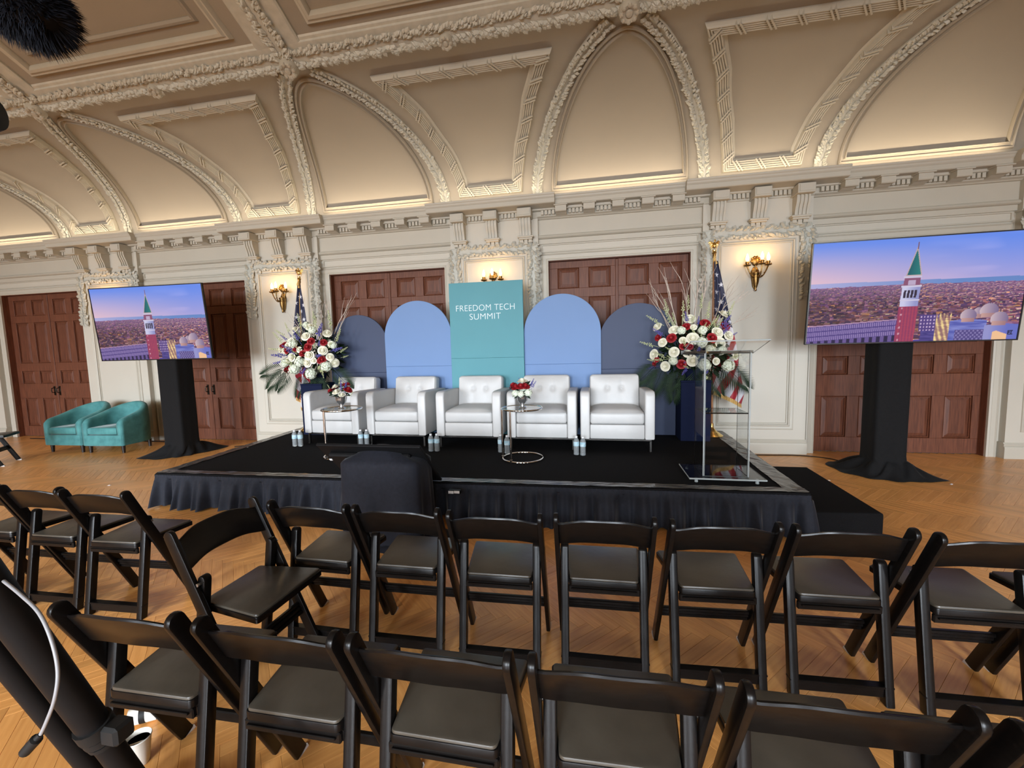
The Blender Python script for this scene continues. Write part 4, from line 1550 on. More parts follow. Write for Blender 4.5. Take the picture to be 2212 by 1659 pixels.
hydL = [(656, 793, 1.2), (677, 778, 1.1), (690, 803, 1.25), (726, 788, 1.2), (664, 740, 1.0), (630, 780, .9), (700, 712, .9), (743, 745, .8), (678, 700, .8)]
spL = [(605, 764, 1.0), (628, 777, .9), (676, 731, .9), (715, 722, 1.2), (745, 755, .9), (684, 791, .7), (660, 752, .8), (716, 766, .8), (640, 730, .6)]
paL = [(625, 735, .9, -.9, 1), (620, 722, .8, -1, .7), (600, 752, .9, -1, .15), (745, 735, .9, .7, 1), (724, 705, 1.1, .05, 1), (752, 758, .7, 1, .4), (640, 715, .7, -.3, 1), (670, 705, .9, -.1, 1), (705, 710, .9, .2, 1), (715, 795, .6, .4, -1), (695, 700, .9, .1, 1)]
pmL = [(612, 790, 4.45, 1.0), (618, 795, 4.0, 1.1), (690, 806, 3.2, 1.15), (730, 795, 2.3, 1.1), (625, 800, 3.8, .9), (690, 806, 2.85, 1.0), (660, 806, 3.5, .9)]
twL = [(640, 735, -.5, 1, .9), (650, 735, -.35, 1, 1.0), (722, 720, .35, 1, 1.15), (728, 720, .45, 1, .9), (700, 722, .05, 1, 1.1), (710, 722, .12, 1, .95), (690, 722, -.05, 1, .9), (720, 735, .5, 1, .8), (660, 735, -.7, 1, .8)]
A = (680, 757)
arrangement('tall bouquet of white and red roses with hanging palm fronds, left of the backdrop', PL, .46,
            conv(*A, rosL), conv(*A, hydL), conv(*A, spL), conv(*A, paL), conv(*A, pmL), conv(*A, twL), 32)

# water bottles in pairs
def make_bottle():
    t = thing('water_bottle', 'x', 'bottle', group='water bottles on the stage')
    g = MB()
    pr = [(0, .003), (.024, 0), (.031, .006), (.031, .02)]
    for i in range(6):
        z = .024 + i * .012
        pr += [(.031, z), (.0285, z + .006)]
    pr += [(.031, .098), (.031, .150), (.029, .160), (.020, .180), (.013, .188), (.0125, .198), (0, .198)]
    g.lathe(pr, 18)
    g.build('body', M_PET, t, smooth=True)
    MB().lathe([(.0318, .100), (.0318, .148)], 18).build('label_band', M_LABEL, t, smooth=True)
    MB().lathe([(.0145, .190), (.0145, .206), (.012, .208), (0, .208)], 14).build('cap', M_CAP, t, smooth=0.6)
    return t
names = ['beside the left end armchair', 'between the first and second armchairs', 'between the second and third armchairs', 'behind the legs of the right side table', 'between the fourth and fifth armchairs']
bt = [((-2.330, 4.665), (-2.255, 4.672)), ((-1.462, 4.76), (-1.387, 4.77)), ((-.452, 4.57), (-.382, 4.58)), ((.375, 4.60), (.462, 4.55)), ((1.232, 4.565), (1.304, 4.545))]
bproto = None
for nm, pair in zip(names, bt):
    for k_, (x, y) in enumerate(pair):
        lab = 'clear water bottle %s, %s one of the pair' % (nm, ('left', 'right')[k_])
        if bproto is None:
            o = bproto = make_bottle()
            o['label'] = lab
        else:
            o = dup(bproto, label=lab)
        o.location = (x, y, SH + .001)
        o.rotation_euler = (0, 0, rng.random() * 6)

# ================================================================== LECTERN
lt = thing('lectern', 'clear acrylic lectern with slanted top at the front right of the stage', 'lectern', (2.52, 3.92, SH))
def lx(x, y, z): return (x - 2.52, y - 3.92, z - SH)
def edged(g):
    # pale colour on the narrow sheet edges stands in for light piped through them
    ars = []
    for f in g.f:
        p = [Vector(g.v[i]) for i in f]
        ars.append(sum(((p[i] - p[0]).cross(p[i + 1] - p[0]).length / 2 for i in range(1, len(p) - 1)), 0.0))
    big = max(ars)
    g.m = [0 if a > .5 * big else 1 for a in ars]
    return g
def abox(name, x0, x1, y0, y1, z0, z1, parent=lt, r=.003):
    a, b = lx(x0, y0, z0), lx(x1, y1, z1)
    g = MB().rbox(a[0], b[0], a[1], b[1], a[2], b[2], r)
    return edged(g).build(name, [M_ACRYL, M_EDGE], parent)
abox('base_plate', 2.215, 2.825, 3.71, 4.15, .372, .386)
abox('side_panel', 2.336, 2.345, 3.77, 4.08, .386, 1.44)
abox('side_panel', 2.695, 2.704, 3.77, 4.08, .386, 1.44)
abox('front_panel', 2.3485, 2.6915, 3.772, 3.784, .386, 1.46)
abox('shelf', 2.3485, 2.6915, 3.786, 4.07, .925, .935)
M = T(*lx(2.52, 3.91, 1.485)) @ Matrix.Rotation(math.radians(-16.5), 4, 'X')
g = MB().rbox(-.305, .305, -.20, .20, -.006, .006, .003, M=M)
edged(g).build('reading_top', [M_ACRYL, M_EDGE], lt)
g = MB().rbox(-.305, .305, .186, .198, .0065, .03, .002, M=M)
g.build('page_stop', M_EDGE, lt)
for x in (2.28, 2.76):
    for y in (3.75, 4.11):
        g = MB()
        a = lx(x, y, SH)
        g.lathe([(.014, .001), (.016, .006), (.012, .031)], 12, a)
        g.build('foot', M_EDGE, lt, smooth=True)

# ================================================================== FLAGS
def star(px_, py_, cx, cy, r):
    dx, dy = px_ - cx, py_ - cy
    d = math.hypot(dx, dy)
    if d > r:
        return False
    a = (math.atan2(dx, dy) % (2 * PI / 5))
    a = abs(a - PI / 5)
    # edge from tip (angle pi/5 away) to inner vertex
    ri = r * .382
    x1, y1 = ri, 0.0
    x2, y2 = r * math.cos(PI / 5), r * math.sin(PI / 5)
    p = (d * math.cos(a), d * math.sin(a))
    return ((x2 - x1) * (p[1] - y1) - (y2 - y1) * (p[0] - x1)) >= 0
def flag(label, x, y, left, right, canton_z, stripe, seed, ztop=2.52):
    t = thing('flag_on_pole', label, 'flag', (x, y, SH), group='national flags')
    g = MB()
    g.lathe([(.135, .0), (.138, .012), (.125, .022), (.110, .030), (.095, .045), (.070, .060), (.048, .080), (.030, .105), (.024, .125), (.024, .165), (.0, .165)], 36)
    g.build('base', M_GOLD, t, smooth=0.7)
    MB().tube([(0, 0, .10), (0, 0, 2.30)], .0145, 12).build('pole', M_POLE, t, smooth=True)
    g = MB()
    g.lathe([(.016, 2.22), (.020, 2.225), (.020, 2.27), (.028, 2.28), (.020, 2.30), (.024, 2.315), (.0, 2.325)], 16)
    g.build('finial_socket', M_GOLD, t, smooth=True)
    g = MB()
    g.ball((0, 0, 2.375), (.022, .02, .040), 10, 8)
    g.ball((0.004, -.012, 2.428), (.013, .015, .014), 8, 6)
    g.add([(0.004, -.03, 2.432), (.004, -.022, 2.438), (.004, -.045, 2.422), (.010, -.024, 2.428), (-.002, -.024, 2.428)], [(0, 1, 3), (0, 4, 1), (2, 3, 0), (2, 0, 4)])
    for s in (-1, 1):
        for q_ in range(5):
            a0 = Vector((s * .012, .004, 2.395))
            tip = Vector((s * (.075 - .010 * q_), .012, 2.405 - .022 * q_))
            wv = Vector((0, .002, .011))
            mid = a0.lerp(tip, .55) + Vector((0, 0, .022 - .006 * q_))
            g.add([a0 - wv, mid - wv + Vector((0, 0, -.008)), tip, mid + wv, a0 + wv, mid + Vector((0, -.008, 0))], [(0, 1, 5), (1, 2, 5), (2, 3, 5), (3, 4, 5), (4, 0, 5), (1, 0, 4), (4, 3, 2)])
    g.build('eagle_finial', M_GOLD, t, smooth=0.5)
    # draped cloth
    zs_l = [q_[1] - SH for q_ in left]
    xs_l = [q_[0] - x for q_ in left]
    zs_r = [q_[1] - SH for q_ in right]
    xs_r = [q_[0] - x for q_ in right]
    nu, nv = 90, 210
    top = ztop - SH
    verts, cols = [], []
    rr = random.Random(seed)
    sl, sr = zs_l[-1], zs_r[-1]
    for j in range(nv + 1):
        v = j / nv
        for i in range(nu + 1):
            u = i / nu
            zl = top + (sl - top) * v
            zr = top + (sr - top) * v
            z = zl + (zr - zl) * u
            XLc = float(np.interp(-z, [-q_ for q_ in zs_l], xs_l))
            XRc = float(np.interp(-z, [-q_ for q_ in zs_r], xs_r))
            xx = XLc + (XRc - XLc) * u
            amp = .010 + .055 * min(1, v * 1.5)
            yy = -.03 - amp * (.5 + .5 * math.sin(u * 3.2 * PI + 1.0 + v * 1.3)) - .02 * math.sin(u * 7 + v * 4)
            verts.append((xx, yy, z))
            # cloth pattern
            zz = z + SH
            bound = canton_z[0] + (canton_z[1] - canton_z[0]) * u
            if zz > bound:
                c = (.012, .014, .045)
                rowi = math.floor((zz + .35 * xx) / .105)
                for rj in (rowi - 1, rowi, rowi + 1):
                    sy = rj * .105 + .05 - .35 * xx
                    for ck in range(-3, 4):
                        sx = ck * .105 + (.0525 if rj % 2 else 0) + .02
                        if star((xx - sx) * 1.1, zz - (rj * .105 + .05) + .35 * sx, 0, 0, .034):
                            c = (.62, .62, .68)
            else:
                w = (xx * stripe[0] + zz * stripe[1]) / stripe[2]
                c = (.33, .012, .025) if (math.floor(w) % 2 == 0) else (.60, .58, .62)
            cols.append(c)
    f = [(j * (nu + 1) + i, j * (nu + 1) + i + 1, (j + 1) * (nu + 1) + i + 1, (j + 1) * (nu + 1) + i) for j in range(nv) for i in range(nu)]
    g = MB(); g.add(verts, f)
    me = g.mesh('flag_cloth', M_FLAG, smooth='all')
    at = me.color_attributes.new('paint', 'FLOAT_COLOR', 'POINT')
    arr = np.ones((len(cols), 4), np.float32)
    arr[:, :3] = cols
    at.data.foreach_set('color', arr.ravel())
    cloth = link('flag_cloth', me, t)
    g = MB()
    k0 = nv * (nu + 1)
    ln = .055
    nf = []
    for i in range(nu + 1):
        p = verts[k0 + i]
        nf += [p, (p[0] + .003 * math.sin(i * 2.1), p[1] - .004 * math.sin(i * 1.7), p[2] - ln * (.9 + .1 * math.sin(i * 3.3)))]
    for i in range(nu):
        if i % 3 != 2 or True:
            g.add([nf[2 * i], nf[2 * i + 2], nf[2 * i + 3], nf[2 * i + 1]], [(0, 1, 2, 3)])
    g.build('fringe', M_FRINGE, cloth, smooth='all')
    g = MB()
    g.tube([(0.0, -.02, 2.24), (.012, -.03, 2.18), (.004, -.035, 1.9), (.01, -.045, 1.6), (.0, -.06, 1.3)], .005, 6)
    g.tube([(0, -.02, 2.24), (-.01, -.03, 2.2), (.016, -.035, 2.14)], [.012, .016, .02], 8)
    g.tube([(0, -.06, 1.30), (0, -.062, 1.22)], [.008, .018], 8)
    g.build('tassel_cord', M_FRINGE, t, smooth=True)
    return t
flag('national flag of stars and stripes on a brass based pole behind the lectern', 2.895, 5.66,
     [(2.885, 2.52), (2.885, 2.0), (2.880, 1.4), (2.875, 1.1), (2.895, .93)],
     [(2.925, 2.52), (2.99, 2.22), (3.07, 1.85), (3.15, 1.52), (3.21, 1.15), (3.27, .90), (3.235, .755)],
     (1.86, 1.70), (-1.0, .52, .088), 1)
flag('national flag on a pole behind the left bouquet, mostly starry part showing', -2.86, 5.66,
     [(-2.865, 2.52), (-2.91, 2.15), (-2.955, 1.8), (-2.97, 1.45), (-2.97, 1.1), (-3.00, .86)],
     [(-2.815, 2.52), (-2.76, 2.15), (-2.73, 1.8), (-2.72, 1.45), (-2.76, 1.1), (-2.80, .60)],
     (1.62, 1.55), (1.0, .35, .075), 2)
# ================================================================== SCREENS
def vnoise(x, y, seed=0):
    xi, yi = np.floor(x).astype(int), np.floor(y).astype(int)
    fx_, fy_ = x - xi, y - yi
    fx_, fy_ = fx_ * fx_ * (3 - 2 * fx_), fy_ * fy_ * (3 - 2 * fy_)
    def h(a, b):
        n = np.sin(a * 127.1 + b * 311.7 + seed * 74.7) * 43758.5453
        return n - np.floor(n)
    return (h(xi, yi) * (1 - fx_) + h(xi + 1, yi) * fx_) * (1 - fy_) + (h(xi, yi + 1) * (1 - fx_) + h(xi + 1, yi + 1) * fx_) * fy_
def city_picture(nu, nv):
    """aerial view of an old town with a brick bell tower; u to the right, v upwards"""
    u, v = np.meshgrid(np.linspace(0, 1, nu), np.linspace(0, 1, nv))
    C = np.zeros((nv, nu, 3))
    def mixc(a, b, k):
        return np.array(a) * (1 - k[..., None]) + np.array(b) * k[..., None]
    def put(mask, col):
        C[mask] = np.array(col) / 255.0 if not isinstance(col, np.ndarray) or col.ndim == 1 else col[mask] / 255.0
    hz = .605 - .012 * u
    s = np.clip((v - hz) / (1 - hz), 0, 1)
    warm = np.clip(1 - u * 1.1, 0, 1) * np.clip(1 - s * 1.0, 0, 1)
    sky = mixc((168, 164, 224), (104, 142, 240), np.clip(s * 1.1, 0, 1))
    sky = sky * (1 - warm[..., None] * .9) + np.array((236, 196, 208)) * warm[..., None] * .9
    sky += (np.clip(vnoise(u * 5, v * 16, 3) - .62, 0, 1) * 110 * np.clip(u - .45, 0, 1))[..., None] * np.array((1.2, .7, .3))
    C[:] = sky / 255
    sea = (v < hz) & (v > hz - .045 - .03 * np.abs(u - .5))
    put(sea, mixc((178, 176, 222), (104, 138, 200), np.clip(u * 1.4, 0, 1)))
    town = v < hz - .040 - .02 * np.abs(u - .5) + .008 * vnoise(u * 60, v * 0, 2)
    d = np.clip((hz - v) / hz, 0.03, 1)
    fr = 1.0 / d
    n1 = vnoise(u * 20 * fr ** .5 + 9, v * 60 * fr ** .55, 1)
    n2 = vnoise(u * 52 * fr ** .4, v * 105 * fr ** .4, 5)
    n3 = vnoise(u * 9, v * 14, 8)
    base = mixc((66, 42, 88), (184, 118, 142), np.clip(n1 * .8 + n2 * .6 - .25, 0, 1))
    hi = np.clip((n2 - .60) * 5, 0, 1) * np.clip((n1 - .35) * 2.5, 0, 1) * (.35 + .65 * np.clip(u * 1.3, 0, 1))
    base = base * (1 - hi[..., None]) + np.array((236, 186, 170)) * hi[..., None]
    glow = np.clip((n3 - .68) * 6, 0, 1) * np.clip((n2 - .52) * 4, 0, 1)
    base = base * (1 - glow[..., None]) + np.array((246, 178, 120)) * glow[..., None]
    haze = np.clip(1 - d * 3.2, 0, 1) * .45
    base = base * (1 - haze[..., None]) + np.array((170, 136, 182)) * haze[..., None]
    put(town, base)
    # rows of houses, far ones first
    hr = random.Random(12)
    houses = sorted(((hr.random() ** 1.5, hr.random()) for _ in range(2300)))
    roofs = [(156, 92, 108), (126, 78, 112), (176, 108, 108), (98, 66, 112), (198, 142, 142), (140, 96, 128)]
    walls = [(232, 190, 178), (244, 206, 166), (206, 160, 168), (250, 226, 190)]
    for (dd, uu) in houses:
        yy = .605 - .012 * uu - .050 - .02 * abs(uu - .5) - dd * .52
        if yy < .02:
            continue
        sz = .006 + .034 * dd
        w2, h2 = sz * (.6 + hr.random()), sz * (.5 + .5 * hr.random())
        x0, x1 = int((uu - w2 / 2) * nu), max(int((uu - w2 / 2) * nu) + 1, int((uu + w2 / 2) * nu))
        ya, yb = int(yy * nv), max(int(yy * nv) + 1, int((yy + h2) * nv))
        x0 = max(x0, 0)
        f_ = (.62 + .4 * hr.random()) * (.70 + .42 * uu)
        fade = max(0, 1 - dd * 3) * .45
        def tone(c):
            return [min(1, (c[i] * f_ * (1 - fade) + (178, 146, 188)[i] * fade) / 255) for i in range(3)]
        C[ya:yb, x0:x1] = tone(hr.choice(roofs))
        if hr.random() < .28 + .35 * uu:
            C[ya:max(ya + 1, (ya + yb) // 2), x0:max(x0 + 1, (x0 + x1) // 2 + hr.randint(0, 1))] = tone(hr.choice(walls))
        C[max(0, ya - 1):ya, x0:x1] = tone((62, 44, 90))
        if hr.random() < .02:
            C[ya:yb, x0:x1] = tone((255, 176, 120))
    # arcaded long building, lower left
    top = .165 + .115 * u
    band = (u < .47) & (v < top) & (v > top - .155 - .02 * u)
    st_ = (.5 + .5 * np.sin(u * 640)) * (np.abs(np.sin((top - v) * 62)) > .35)
    put(band, mixc((78, 60, 128), (162, 140, 194), st_))
    put((u < .47) & (v < top + .012) & (v > top), (176, 140, 176))
    arcs = (u < .47) & (v <= top - .15) & (v > top - .215)
    put(arcs, mixc((40, 28, 70), (104, 84, 146), (np.sin(u * 170) > -.1).astype(float)))
    put((u < .6) & (v < top - .21), mixc((74, 62, 142), (96, 84, 166), n1))
    put((u > .56) & (u < .70) & (v < .12), mixc((60, 50, 120), (90, 78, 150), n2))
    # side palace with white windows
    m = (u > .55) & (u < .64) & (v > .10) & (v < .26)
    put(m, mixc((84, 62, 130), (196, 170, 210), ((np.sin(u * 420) > .2) & (np.sin(v * 190) > 0)).astype(float)))
    # pinnacled facade
    m = (u > .625) & (u < .695) & (v < .20 + .07 * np.abs(np.sin((u - .62) * 190)))
    put(m, mixc((150, 110, 110), (250, 220, 150), np.clip(n2 * .8 + .5 * np.sin(u * 260 + v * 40), 0, 1)))
    m = (u > .69) & (u < .86) & (v < .21 - .25 * np.abs(u - .77))
    put(m, mixc((78, 84, 170), (140, 146, 214), n1))
    m = (u > .72) & (u < .86) & (v < .10)
    put(m, mixc((84, 72, 134), (136, 124, 180), (np.sin(u * 330) * np.sin(v * 160) > .2).astype(float)))
    m = (u > .85) & (v < .155 - .2 * np.abs(u - .93))
    put(m, mixc((150, 150, 206), (104, 112, 196), np.clip((u - .87) * 12, 0, 1)))
    m = (u > .89) & (u < .955) & (v < .085 - .75 * np.abs(u - .905))
    put(m, (244, 196, 150))
    for (cx, cy, r) in [(.815, .27, .024), (.862, .275, .042), (.772, .235, .037), (.912, .195, .040)]:
        e = np.sqrt((u - cx) ** 2 + ((v - cy) * .5625) ** 2)
        m = (e < r) & (v > cy - .03)
        sh = np.clip(.5 + (u - cx) / r * -.45, 0, 1)
        put(m, mixc((118, 100, 140), (214, 190, 196), sh))
        put((np.abs(u - cx) < r * .8) & (v <= cy - .02) & (v > cy - .06), mixc((150, 110, 120), (214, 170, 160), sh))
        put((np.abs(u - cx) < .002) & (v > cy + r * 1.75) & (v < cy + r * 1.75 + .02), (90, 70, 90))
    # bell tower: brick shaft, white belfry, green pyramid
    lean = .487 + (v - .2) * .014
    sh = (u > lean - .046) & (u < lean + .046) & (v < .345)
    put(sh, mixc((132, 52, 96), (178, 66, 92), np.clip(.4 + .6 * np.sin(u * 420) * .5 + n2 * .3, 0, 1)))
    put(sh & (np.abs(u - lean + .030) < .004) & (np.sin(v * 100) > .6), (206, 150, 170))
    wb = (np.abs(u - lean) < .043) & (v >= .345) & (v < .545)
    put(wb, mixc((150, 152, 204), (206, 206, 236), np.clip((lean + .03 - u) * 18, 0, 1)))
    put((np.abs(u - lean) < .047) & (((v > .40) & (v < .413)) | ((v > .535) & (v < .55))), (212, 206, 230))
    for i in range(4):
        cxx = lean - .026 + i * .0165
        put((np.abs(u - cxx) < .0058) & (v > .43) & (v < .505), (52, 40, 62))
    put((np.abs(u - lean) < .038) & (v >= .55) & (v < .625), (140, 84, 116))
    put((np.abs(u - lean) < .017) & (v >= .555) & (v < .60), (190, 170, 200))
    put((np.abs(u - lean) < .041) & (v >= .62) & (v < .64), (206, 196, 220))
    w_ = .038 * np.clip((.925 - v) / .285, 0, 1)
    put((np.abs(u - lean - .004) < w_) & (v >= .64) & (v < .925), (196, 170, 170))
    put((np.abs(u - lean - .004) < w_ - .005) & (v >= .65) & (v < .90), mixc((20, 92, 104), (38, 124, 122), np.clip((u - lean) * 20 + .5, 0, 1)))
    put((np.abs(u - lean - .005) < .0025) & (v >= .89) & (v < .955), (120, 80, 90))
    # small dark mark in the lower right corner
    m = (u > .957) & (u < .981) & (v > .045) & (v < .085)
    put(m & ((np.abs(v - .048) < .005) | (np.abs(v - .083) < .005) | (u < .961) | (np.abs(v - .066) < .005) & (u < .968) | (np.abs(u - .973) < .003)), (26, 26, 60))
    C = np.clip(C, 0, 1)
    return np.where(C <= .04045, C / 12.92, ((C + .055) / 1.055) ** 2.4)
SCW, SCH = 1.875, 1.045
NU, NV = 430, 242
vx = np.linspace(-SCW / 2, SCW / 2, NU)
vz = np.linspace(-SCH / 2, SCH / 2, NV)
X_, Z_ = np.meshgrid(vx, vz)
V_ = np.stack([X_, np.zeros_like(X_), Z_], -1).reshape(-1, 3)
idx = np.arange(NU * NV).reshape(NV, NU)
F_ = np.stack([idx[:-1, :-1], idx[:-1, 1:], idx[1:, 1:], idx[1:, :-1]], -1).reshape(-1, 4)
sc_me = bpy.data.meshes.new('picture')
sc_me.vertices.add(len(V_)); sc_me.vertices.foreach_set('co', V_.ravel())
sc_me.loops.add(F_.size); sc_me.loops.foreach_set('vertex_index', F_.ravel())
sc_me.polygons.add(len(F_)); sc_me.polygons.foreach_set('loop_start', np.arange(len(F_)) * 4)
sc_me.update(calc_edges=True)
sc_me.materials.append(M_SCREEN)
at = sc_me.color_attributes.new('paint', 'FLOAT_COLOR', 'POINT')
rgba = np.ones((NV, NU, 4), np.float32); rgba[..., :3] = city_picture(NU, NV)
at.data.foreach_set('color', rgba.ravel())

def television(label, x, y, z, tilt, yw):
    t = thing('television', label, 'television', (x, y, z), group='large flat televisions')
    t.rotation_euler = (math.radians(tilt), 0, math.radians(yw))
    g = MB()
    g.rbox(-.95, .95, .003, .030, -.535, .535, .004)
    g.rbox(-.55, .55, .030, .075, -.40, .25, .01)
    g.build('housing', M_BLACK, t)
    g = MB()
    for (a, b_, c, d) in [(-.95, .95, -.535, -.523), (-.95, .95, .523, .535), (-.95, -.938, -.535, .535), (.938, .95, -.535, .535)]:
        g.box(a, b_, -.006, .004, c, d)
    g.build('bezel', M_BEZEL, t)
    link('picture', sc_me, t)
    return t
television('large television with a bell tower picture at the right photo edge', 4.647, 5.071, 2.008, 5.5, -1.06)
television('large television with a bell tower picture above the teal tub chairs', -4.912, 5.077, 2.01, 4.45, 2.18)

def drape_stand(label, x, y, w, d, pool, seed):
    """a square column wrapped in black cloth that pools on the floor"""
    t = thing('draped_stand', label, 'stand', (x, y, 0), group='cloth wrapped screen stands')
    g = MB()
    rr = random.Random(seed)
    nu, nv = 96, 40
    def fn(u, v):
        a = 2 * PI * u
        c, s = math.cos(a), math.sin(a)
        k = 1 / max(abs(c) ** 8 + abs(s) ** 8, 1e-9) ** (1 / 8)
        bx, by = c * k * w / 2, s * k * d / 2
        if v < .62:
            q_ = v / .62
            z = 2.02 - (2.02 - .17) * q_
            f_ = .006 * math.sin(a * 3 + seed) * q_ + .004 * math.sin(a * 7 + 2 * q_)
            return (bx * (1 + f_ * 2), by * (1 + f_ * 2), z)
        q_ = (v - .62) / .38
        px_, py_ = pool(a)
        e = q_ ** .9
        wob = .025 * math.sin(a * 5 + seed) * math.sin(PI * q_) + .018 * math.sin(a * 9 + 3 * q_ + seed)
        z = .17 * (1 - q_) ** 1.35 + .006 + (.050 * (1 - q_) * (math.sin(a * 8 + seed * 2 + q_ * 3) + .6 * math.sin(a * 13 + q_ * 5)) * math.sin(PI * min(1, q_ * 1.1)) if q_ > 0 else 0)
        return (bx + (px_ - bx) * e + wob * e * c, by + (py_ - by) * e + wob * e * s, max(.004, z))
    g.grid(fn, nu, nv, flip=False)
    g.build('cloth_wrap', M_DRAPE, t, smooth='all')
    g = MB()
    g.rbox(-w / 2 + .03, w / 2 - .03, -d / 2 + .03, d / 2 - .03, .01, 2.0, .01)
    g.build('column', M_BLACK, t)
    g = MB()
    g.rbox(-.25, .25, -d / 2 - .10, -d / 2 + .02, 1.85, 2.15, .01)
    g.rbox(-.10, .10, -d / 2 - .075, -d / 2 + .04, 1.70, 2.30, .01)
    g.build('screen_bracket', M_BLACK, t)
    return t
def poolfn(pts):
    P_ = sorted((math.atan2(q_[1], q_[0]) % (2 * PI), math.hypot(*q_)) for q_ in pts)
    A_ = [q_[0] - 2 * PI for q_ in P_] + [q_[0] for q_ in P_] + [q_[0] + 2 * PI for q_ in P_]
    R_ = [q_[1] for q_ in P_] * 3
    def f(a):
        r = float(np.interp(a % (2 * PI), A_, R_))
        return r * math.cos(a), r * math.sin(a)
    return f
drape_stand('black cloth wrapped stand holding the right television, cloth pooled on the floor', 4.63, 5.36, .33, .28,
            poolfn([(-.33, .46), (-.42, .22), (-.40, .0), (-.30, -.18), (-.10, -.30), (.20, -.30), (.50, -.24), (.40, -.10), (.30, .1), (.28, .3), (.0, .36), (-.15, .42)]), 1)
drape_stand('black cloth wrapped stand holding the left television, beside the teal chairs', -4.87, 5.36, .36, .30,
            poolfn([(-.50, -.31), (-.30, -.36), (.06, -.24), (.20, .05), (.32, .42), (.26, .56), (.0, .45), (-.26, .25), (-.30, .0), (-.34, -.14)]), 2)

# ================================================================== FLOOR MONITOR WITH DRAPED CART
ct = thing('draped_cart', 'low cart hidden under a plain black cloth in front of the stage edge', 'cart', (-.22, 3.06, 0))
g = MB()
nu, nv = 96, 34
def cart(u, v):
    a = 2 * PI * u
    c, s = math.cos(a), math.sin(a)
    ex = 5 if v >= .25 else 2 + 3 * v / .25
    k = 1 / max(abs(c) ** ex + abs(s) ** ex, 1e-9) ** (1 / ex)
    fold = .5 * math.sin(a * 6 + .6) + .35 * math.sin(a * 11 + 2) + .2 * math.sin(a * 17)
    if v < .25:
        q_ = v / .25
        w_, d_ = .335 * (q_ ** .8), .19 * q_ ** .7
        z = .775 - .125 * max(0, q_ - .16) ** .95 + .006 * fold * q_
        return (-.05 + .05 * q_ + c * k * w_, s * k * d_ * 1.0, z)
    q_ = (v - .25) / .75
    if q_ < .85:
        h = q_ / .85
        w_ = .335 + .02 * h + .030 * fold * h
        d_ = .19 + .02 * h + .025 * fold * h
        return (c * k * w_, s * k * d_, .670 - .645 * h)
    h = (q_ - .85) / .15
    e = h
    ww = .355 + .03 * fold + e * (.10 + .06 * math.sin(a * 3 + 1))
    dd = .21 + .025 * fold + e * (.10 + .05 * math.sin(a * 2 + 2))
    return (c * k * ww, s * k * dd, .025 * (1 - h) + .006 + .012 * (1 - h) * (1 + math.sin(a * 9)))
g.grid(cart, nu, nv)
g.build('cloth_cover', M_CART, ct, smooth='all')
MB().rbox(-.29, .29, -.14, .14, .012, .60, .01).build('cart_body', M_BLACK, ct)
mn = thing('floor_monitor', 'flat black monitor tilted up towards the stage, seen from behind over the draped cart', 'monitor', (-.31, 3.15, .615))
ang = math.radians(47)
M = Matrix.Rotation(ang, 4, 'X')
# local: x width, z up the screen (towards the audience), y thickness; back faces the audience
def ML(): return M
g = MB(); g.rbox(-.44, .44, -.022, .0, -.29, .29, .004, M=M)
g.build('screen_slab', M_BLACK, mn)
g = MB(); g.rbox(-.37, .33, -.062, -.022, -.27, .20, .012, M=M)
g.build('rear_housing', M_BLACK, mn)
g = MB(); g.rbox(.335, .365, -.066, -.058, -.03, -.018, .002, M=M); g.rbox(-.385, -.36, -.066, -.058, .12, .14, .002, M=M)
g.build('port_label', M_PLUGW, mn, label='small white port stickers')
g = MB(); g.rbox(-.06, .06, -.09, -.04, -.16, .05, .008, M=M)
g.build('stand_neck', M_BLACK, mn)
pt = thing('power_strip', 'small white tagged box lying at the front stage edge right of the floor monitor', 'adapter', (.235, 3.37, .285))
g = MB(); g.rbox(-.055, .055, -.02, .02, 0, .035, .004)
g.build('case', M_BLACK, pt)
MB().rbox(-.05, -.004, -.0225, -.019, .006, .030, .001).build('tag', M_PLUGW, pt, label='white tag')
MB().rbox(.0, .05, -.0225, -.019, .010, .032, .001).build('tag', M_PADW, pt, label='grey tag')

